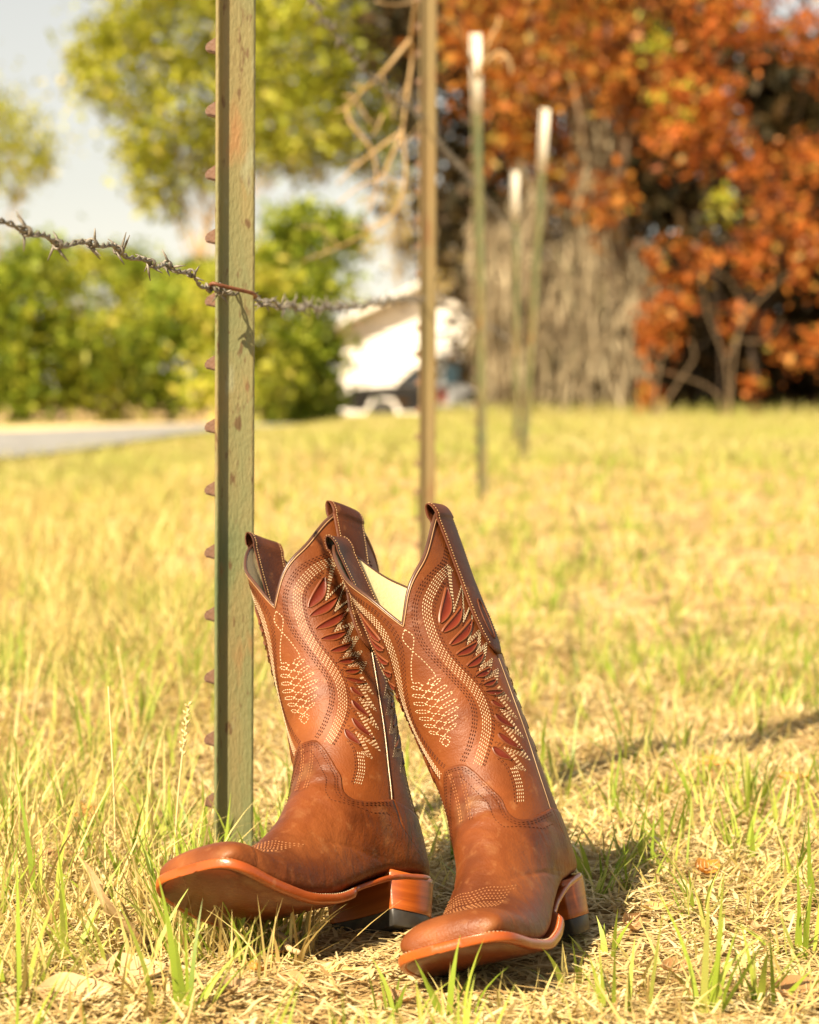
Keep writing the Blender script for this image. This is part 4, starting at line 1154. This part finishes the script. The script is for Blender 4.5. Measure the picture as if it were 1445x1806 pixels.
    V, F = join(dash)
    part('welt_stitching', V, F, [mt['white_thread']], parent=sole, kind='stuff')
    # heel block, lofted D shape
    def dring(x0, x1, w, z):
        th = np.linspace(-PI / 2, PI / 2, 25)
        bx = x0 + 3.3 - 3.3 * np.abs(np.cos(th)) ** (2 / 2.4); by = w * np.sign(np.sin(th)) * np.abs(np.sin(th)) ** (2 / 2.4)
        fy = np.linspace(w, -w, 13)[1:-1]
        fx = x1 - .45 * (1 - (fy / w) ** 2)
        return np.stack([np.concatenate([bx, [x1 - .05], fx, [x1 - .05]]), np.concatenate([by, [w * .995], fy, [-w * .995]]), np.full(38, z)], -1)
    def loft(rings):
        n, m = len(rings), len(rings[0])
        V = np.concatenate(rings)
        return V, [grid_faces(n, m, True, flip=True), np.arange(m)[None], (np.arange(m)[::-1] + (n - 1) * m)[None]]
    rings = []
    zs = np.linspace(4.75, 1.45, 9)
    for i, zq in enumerate(zs):
        f = (4.6 - zq) / 4.6
        x0, x1, w = -.15 + .65 * f, 7.6 - .45 * f, 3.85 - .30 * f
        if i: rings.append(dring(x0 + .0, x1, w, zq + .035))
        rings.append(dring(x0 + (.03 if i in (0, 8) else .0), x1, w - (.02 if i in (0, 8) else 0), zq))
    V, F = loft(rings)
    heel = part('heel', V, F, [mt['heel']], smooth=False)
    V, F = loft([dring(.36, 7.22, 3.56, 1.44), dring(.36, 7.22, 3.58, 1.4), dring(.52, 7.12, 3.50, .08), dring(.58, 7.06, 3.44, 0)])
    part('heel_cap', V, F, [mt['rubber']], parent=heel, smooth=False)
    # --- pull straps
    for sgn in (1, -1):
        pth = []
        for zq in np.linspace(25.2, 38.6, 26): pth.append((zq, .20 + .10 * max(0, (zq - 34) / 5)))
        for aa in np.linspace(0, PI, 15): pth.append((38.75 + 1.2 * math.sin(aa), -.05 + .46 * math.cos(aa)))
        for zq in np.linspace(38.4, 30.6, 16): pth.append((zq, -.42 + .10 * (zq - 38.4) / 8))
        pth = np.array(pth)
        tt = np.arange(len(pth))
        wid = np.interp(tt, [0, 1, 2, 4, 7, 14, 26, 34, 45, 53, 56], [.35, .8, 1.1, 1.35, 1.45, 1.2, 1.2, 1.25, 1.25, 1.2, .8])
        u = np.linspace(-1, 1, 13)[None]
        PHs = sgn * PI / 2 + u * wid[:, None] / UF
        Rr = np.broadcast_to(rz(pth[:, 0])[:, None], PHs.shape)
        edge = .07 * np.abs(u) ** 6
        off = pth[:, 1][:, None] - 0 * u
        S = surf(PHs, Rr); N = nrm(PHs, Rr)
        # thickness direction follows the strap's own normal in (z, off) plane
        tg = np.gradient(pth, axis=0); tg /= np.linalg.norm(tg, axis=1, keepdims=True)
        up = np.array([0, 0, 1.0])
        nz_, no_ = -tg[:, 1], tg[:, 0]
        O = S + N * off[..., None]
        TN = N * no_[:, None, None] + up * nz_[:, None, None]
        th = .11
        Vo = O + TN * (th - edge)[..., None]; Vi = O - TN * th * .6
        n, m = PHs.shape
        F1 = grid_faces(n, m, flip=sgn < 0); F2 = grid_faces(n, m, off=n * m, flip=sgn > 0)
        idx = np.arange(n * m).reshape(n, m); e = []
        for aed, fl in ((idx[0], 0), (idx[-1], 1), (idx[:, 0], 1), (idx[:, -1], 0)):
            f = np.stack([aed[:-1], aed[:-1] + n * m, aed[1:] + n * m, aed[1:]], -1)
            e.append(f[:, ::-1] if fl else f)
        st = part('pull_strap', np.concatenate([Vo.reshape(-1, 3), Vi.reshape(-1, 3)]), [F1, F2] + e, [mt['strap']])
        # stitched edges of the strap, and the slot pressed into its lower end
        Ot = O + TN * (th + .0)
        dash = []
        for col in (1, m - 2):
            line = Ot[2:-2, col]
            Q = resample(line, int(np.linalg.norm(np.diff(line, axis=0), axis=1).sum() / .26) * 2)
            for i in range(0, len(Q) - 1, 2): dash.append(tube(Q[i:i + 2], .035, 4))
        V, F = join(dash)
        part('strap_stitching', V, F, [mt['tan_thread']], parent=st, kind='stuff')
        sl = np.linspace(0, 2 * PI, 33)[:-1]
        ps = sgn * PI / 2 + .42 * np.sin(sl) / UF; zs_ = 28.6 + 1.9 * np.cos(sl)
        V, F = tube(surf(ps, rz(zs_)) + nrm(ps, rz(zs_)) * .32, .09, 6, closed=True)
        part('slot_rim', V, F, [mt['strap']], parent=st)
    # --- stitched and inlaid decoration
    decorate(root, part, mt, twist)
    return root

def lay(P, off, twist=0.0, foot=False):
    """flat pattern points onto the boot: (u, z) in cm on the shaft, (u, ring) on the foot"""
    P = np.asarray(P, float); ph = P[:, 0] / UF
    if foot:
        r = P[:, 1]
    else:
        r = rz(P[:, 1])
        back = np.abs(ph) > PI / 2
        sh = twist * np.clip((29 - P[:, 1]) / 13, 0, 1) * np.clip(1 - (ph / (PI / 2)) ** 2, 0, 1)
        ph = np.where(back, ph, ph + sh)
    N = nrm(ph, r)
    return surf(ph, r) + N * off, N

def dashes(line, off, twist, ln=.25, gap=.11, w=.044, h=.055, foot=False):
    """a row of raised stitches along a flat line"""
    line = np.asarray(line, float)
    k = 1.3 if foot else 1.0
    sc = np.array([1, k])
    d = np.concatenate([[0], np.cumsum(np.linalg.norm(np.diff(line * sc, axis=0), axis=1))])
    s = np.arange(0, d[-1] - ln * .5, ln + gap)
    if not len(s): return None
    def pt(q): return np.stack([np.interp(q, d, line[:, 0]), np.interp(q, d, line[:, 1])], -1)
    A, N = lay(pt(s), off, twist, foot); B, _ = lay(pt(np.minimum(s + ln, d[-1])), off, twist, foot)
    T = B - A; T /= np.linalg.norm(T, axis=1, keepdims=True) + 1e-9
    S = np.cross(N, T) * w
    m1 = A * .75 + B * .25; m2 = A * .25 + B * .75
    V = np.stack([A, m1 + S, m2 + S, B, m2 - S, m1 - S, m1 + N * h, m2 + N * h], 1)
    n = len(s); o = (np.arange(n) * 8)[:, None]
    q = np.array([[1, 2, 7, 6], [4, 5, 6, 7]]); t3 = np.array([[0, 1, 6], [5, 0, 6], [2, 3, 7], [3, 4, 7]])
    return V.reshape(-1, 3), [(o[:, :, None] + q[None]).reshape(-1, 4), (o[:, :, None] + t3[None]).reshape(-1, 3)]

def offset2(line, d, lim=.55):
    """parallel line at distance d with mitred corners"""
    L = np.asarray(line, float)
    t = np.diff(L, axis=0); t /= np.linalg.norm(t, axis=1, keepdims=True) + 1e-9
    n = np.stack([-t[:, 1], t[:, 0]], -1)
    n0 = np.concatenate([n[:1], n]); n1 = np.concatenate([n, n[-1:]])
    m = n0 + n1
    c = (m * n1).sum(1, keepdims=True)
    m = m / np.maximum(c, lim)
    return L + m * d

HALF_BROWN = [(6.8,36.5),(6.0,35.4),(5.3,34.3),(4.25,33.55),(3.15,32.8),(2.3,31.95),(1.6,30.95),(1.1,29.9),(.85,28.8),(.85,27.65),(1.1,26.55),(1.5,25.45),(1.95,24.4),(2.4,23.2),(2.8,22.2),(3.0,21.2),(2.9,20.1),(2.6,19.1),(2.1,18.0),(1.5,16.9),(.9,16.1)]
HALF_WHITE = [(5.75,33.7),(4.4,32.9),(3.25,31.75),(2.45,30.7),(2.05,29.6),(1.9,28.5),(1.9,27.2),(2.1,26.1),(2.5,24.85),(3.05,23.65),(3.45,22.7),(3.75,21.6),(3.8,20.4),(3.7,19.4),(3.4,18.4),(2.95,17.35),(2.45,16.3),(1.95,15.4)]
ZIG_UP = [(5.75,33.75),(4.45,29.9),(6.4,32.2),(5.0,28.9),(6.95,30.7),(4.75,26.9),(6.3,27.8),(5.3,25.9),(6.4,26.4),(5.1,24.4),(6.35,24.9),(5.35,23.5),(6.6,23.9),(5.75,22.5)]
ZIG_LOW = [(5.9,22.3),(6.7,20.7),(5.75,21.1),(6.75,19.1),(5.7,19.6),(6.7,17.3),(5.4,18.0),(6.6,15.2),(5.0,16.0),(5.8,14.2),(4.75,14.5)]
STEM_W = [(4.75,14.6),(4.85,13.0),(4.6,11.2)]
STEM_B = [(3.7,15.7),(4.2,14.7),(4.35,12.8),(4.15,11.1)]
INLAYS = [(2.8,28.8,4.55,31.8,.52),(2.7,27.95,5.1,29.85,.42),(2.9,26.7,5.6,28.6,.42),(3.1,25.7,5.2,26.5,.36),(3.6,24.5,5.4,25.4,.34),(4.05,23.5,5.6,24.0,.30),(4.4,22.6,5.7,22.9,.26),(4.35,21.95,6.05,21.8,.28),(4.65,21.1,5.5,20.3,.27),(4.55,19.8,5.8,18.4,.34),(4.3,18.0,5.95,16.3,.38),(3.55,16.8,4.7,15.4,.42)]

def fern():
    """the leafy motif of single stitches on the middle of the panel"""
    L = []
    wv = np.linspace(0, 1, 40)
    for s in (1, -1):
        q = spline([(0, 29.0), (s * .42, 28.2), (0, 27.0), (-s * .55, 25.8), (-s * 1.0, 24.35), (-s * .45, 24.2), (-s * .25, 23.8)], 60)
        L.append(q)
        for k in range(7):
            z = 23.5 - .72 * k
            ln = (1.35, 1.6, 1.85, 2.05, 1.9, 1.65, 1.35)[k]
            t = np.linspace(0, 2 * PI, 40)
            a = (1 - np.cos(t)) / 2
            u = s * (.5 + (ln - .5) * a); zz = z + .10 + .42 * a + .17 * np.sin(t) * (1 - .2 * a)
            L.append(np.stack([u, zz], -1))
    for s in (1, -1):
        zz = np.linspace(23.9, 18.5, 120)
        L.append(np.stack([s * .52 * np.cos((zz - 23.5 - .1) / .72 * PI), zz], -1))
    L.append(np.array([(0, 18.75), (.42, 18.3), (0, 17.85), (-.42, 18.3), (0, 18.75)]))
    return L

def decorate(root, part, mt, twist):
    white, brown, tan = [], [], []
    for panel in (0, 1):
        def tr(P):
            P = np.array(P, float)
            if panel:
                P = P.copy(); P[:, 0] = PI * UF - P[:, 0]
            return P
        for s in (1, -1):
            def half(P):
                P = np.array(P, float); P[:, 0] *= s
                return tr(P)
            cb = spline(HALF_BROWN, 160); cw = spline(HALF_WHITE, 160)
            for d in (-.17, 0, .17): brown.append(dashes(half(offset2(cb, d)), .0, twist, w=.05))
            for d in (-.32, -.16, 0, .16, .32): white.append(dashes(half(offset2(cw, d)), .0, twist, ln=.22, gap=.13, w=.031, h=.04))
            for d in (.46, .60): brown.append(dashes(half(offset2(cw[14:], d)), .0, twist, w=.05))
            for zig in (ZIG_UP, ZIG_LOW):
                for k in range(7):
                    g = offset2(zig, -.10 * k, .22)
                    (white if k < 4 else brown).append(dashes(half(g), .0, twist, ln=.2, gap=.11, w=.029, h=.04))
            for d in (-.27, -.11, .05, .21): white.append(dashes(half(offset2(spline(STEM_W, 20), d)), .0, twist, ln=.22, gap=.13, w=.031, h=.04))
            for d in (-.07, .09): brown.append(dashes(half(offset2(spline(STEM_B, 20), d)), .0, twist))
            # inlaid feather slits: a cut with a raised lip and a dark red leather behind it
            for (u0, z0, u1, z1, wd) in INLAYS:
                wd *= 1.3
                a = np.array([u0, z0]); b = np.array([u1, z1]); d = b - a; ln = np.linalg.norm(d); d /= ln
                nn = np.array([-d[1], d[0]])
                t = np.linspace(0, 1, 15)
                bow = -np.sin(PI * t) * ln * .07
                th = np.sin(PI * t ** .85) ** .9 * wd / 2
                mid = a + t[:, None] * (b - a) + bow[:, None] * nn
                e1 = mid + th[:, None] * nn; e2 = mid - th[:, None] * nn
                rows = []
                for q, off in ((mid + (th * 1.0 + .16)[:, None] * nn, -.01), (mid + (th + .07)[:, None] * nn, .115), (e1, .095), (mid + (th * .85)[:, None] * nn, .012), (mid, .03),
                               (mid - (th * .85)[:, None] * nn, .012), (e2, .095), (mid - (th + .07)[:, None] * nn, .115), (mid - (th + .16)[:, None] * nn, -.01)):
                    P = half(q)
                    X, _ = lay(P, off, twist)
                    rows.append(X)
                V = np.stack(rows, 1)
                n, m = V.shape[:2]
                fl = (s < 0) != bool(panel)
                F = grid_faces(n, m, flip=not fl)
                mi = np.tile(np.array([0, 0, 1, 1, 1, 1, 0, 0]), n - 1)
                part('feather_inlay', V.reshape(-1, 3), [F], [mt['lip'], mt['inlay']], mi=mi)
        for q in fern():
            white.append(dashes(tr(q), .0, twist, ln=.22, gap=.09, w=.042))
    # vamp: rows along its top edge, down the middle, and the fan of stitching over the toes
    pu = np.linspace(-1, 1, 240)
    for dz in (.28, .48, 1.15):
        u = pu * 7.15
        for s in (1,):
            zz = vtop(u / UF)
            g = np.stack([u, zz], -1)
            g = offset2(g[::2], -dz)
            g = g[(np.abs(g[:, 0]) < 7.1)]
            brown.append(dashes(g, .15, twist, ln=.2, gap=.12, w=.034))
    for u0 in (-.62, -.36, .36, .62):
        zz = np.linspace(15.2, 10.2, 40)
        tan.append(dashes(np.stack([np.full(40, u0), zz], -1), .15, twist, ln=.22, gap=.12, w=.032))
    for k in range(9):
        r0 = 11.35 + .19 * k + (.12 if k > 4 else 0)
        t = np.linspace(-1, 1, 60)
        wdt = 3.9 - .18 * k
        tan.append(dashes(np.stack([t * wdt, r0 + .10 * np.abs(t) ** 2 + .05 * np.cos(t * 9), ], -1), .15, twist, ln=.2, gap=.12, w=.034, foot=True))
    for nm, lst, m in (('white_stitching', white, 'white_thread'), ('brown_stitching', brown, 'brown_thread'), ('tan_stitching', tan, 'tan_thread2')):
        V, F = join([q for q in lst if q is not None])
        part(nm, V, F, [mt[m]], kind='stuff', smooth=False)

mt = {}
DUST = (42, .56, .80, (.40, .22, .09), .22)
SCUFF = (90, .60, .75, (.34, .15, .055), .30)
BURN = (8, .46, .70, (.038, .008, .0025), .65)
mt['leather'] = mat('brown_leather', [(.25, (.105, .025, .005)), (.5, (.18, .048, .0095)), (.75, (.25, .077, .017))], .48, 16, 7, .2, 620, spec=.26, distort=.5, rough_var=.12, spots=[BURN, SCUFF], wrinkle=(26, .22, (1, 1, 1.6)))
mt['vamp'] = mat('oiled_brown_leather', [(.25, (.068, .016, .0035)), (.5, (.148, .038, .0078)), (.78, (.245, .074, .017))], .45, 12, 8, .24, 560, spec=.28, distort=1.0, rough_var=.14, spots=[BURN, SCUFF, DUST], wrinkle=(24, .38, (1.9, .8, 1.3)))
mt['dark_leather'] = mat('dark_edge_leather', [(.3, (.05, .02, .012)), (.7, (.10, .045, .025))], .35, 30, 3, .1)
mt['strap'] = mat('strap_leather', [(.25, (.045, .012, .005)), (.55, (.088, .025, .008)), (.8, (.15, .047, .015))], .5, 22, 7, .3, 520, spec=.2, distort=.9, spots=[SCUFF])
mt['edge'] = mat('raw_leather_edge', [(.3, (.32, .17, .08)), (.7, (.45, .27, .13))], .5, 60)
mt['lining'] = mat('cream_lining_leather', [(.3, (.58, .47, .24)), (.7, (.72, .60, .34))], .55, 9, 5, .2, 300, spots=[(14, .5, .7, (.42, .31, .14), .5)])
mt['piping'] = mat('cream_piping', [(.3, (.30, .19, .10)), (.7, (.48, .34, .20))], .25, 40)
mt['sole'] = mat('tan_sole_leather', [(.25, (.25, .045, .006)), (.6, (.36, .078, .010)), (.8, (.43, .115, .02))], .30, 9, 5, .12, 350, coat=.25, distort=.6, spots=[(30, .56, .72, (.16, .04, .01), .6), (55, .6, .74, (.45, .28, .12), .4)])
mt['outsole'] = mat('worn_shaded_outsole', [(.25, (.085, .017, .004)), (.6, (.14, .030, .006)), (.8, (.20, .052, .012))], .35, 14, 6, .2, 300, distort=.6, spots=[(40, .55, .72, (.30, .17, .07), .4)])  # base darkened to paint in the shade beneath the sole; lighter spots are wear
mt['heel'] = mat('stacked_heel_leather', [(.3, (.21, .042, .006)), (.5, (.32, .072, .010)), (.72, (.40, .105, .018))], .32, 8, 5, .12, 200, stretch=(1, 1, 22), coat=.25, spots=[(3, .52, .7, (.16, .035, .008), .6)])
mt['rubber'] = mat('black_rubber', [(.3, (.018, .016, .014)), (.7, (.04, .036, .03))], .45, 40, 4, .1, spots=[(50, .55, .75, (.2, .13, .07), .5)])
mt['white_thread'] = mat('white_thread', [(.3, (.42, .32, .19)), (.7, (.62, .51, .34))], .6, 60, spec=.1)
mt['tan_thread'] = mat('tan_thread', [(.3, (.42, .26, .12)), (.7, (.56, .37, .19))], .6, 90, spec=.1)
mt['brown_thread'] = mat('brown_thread', [(.3, (.035, .009, .004)), (.7, (.07, .018, .007))], .6, 90, spec=.1)
mt['tan_thread2'] = mat('rust_thread', [(.3, (.25, .10, .04)), (.7, (.36, .16, .065))], .6, 90, spec=.1)
mt['lip'] = mat('lip_leather', [(.25, (.11, .027, .006)), (.75, (.19, .052, .012))], .4, 20, 4, .1)
mt['inlay'] = mat('oxblood_inlay', [(.3, (.07, .009, .005)), (.7, (.14, .022, .009))], .45, 30, 4, .2, spec=.2)

POSE_R = (0.1169, 1.8086, -0.0063, -1.9405, 0.1023, 0.3075, 0.8517)
POSE_L = (0.0051, 1.8380, -0.0189, -2.2995, 0.2968, 0.3390, 0.8670)
build_boot('cowboy_boot', 'brown stitched cowboy boot standing toe forward, the one farther from the near fence post', POSE_R, -0.1284, -0.2061, -.20, mt, .03)
build_boot('cowboy_boot', 'brown stitched cowboy boot leaning against the near fence post, toe raised', POSE_L, 0.0304, -0.1726, 0.0, mt)
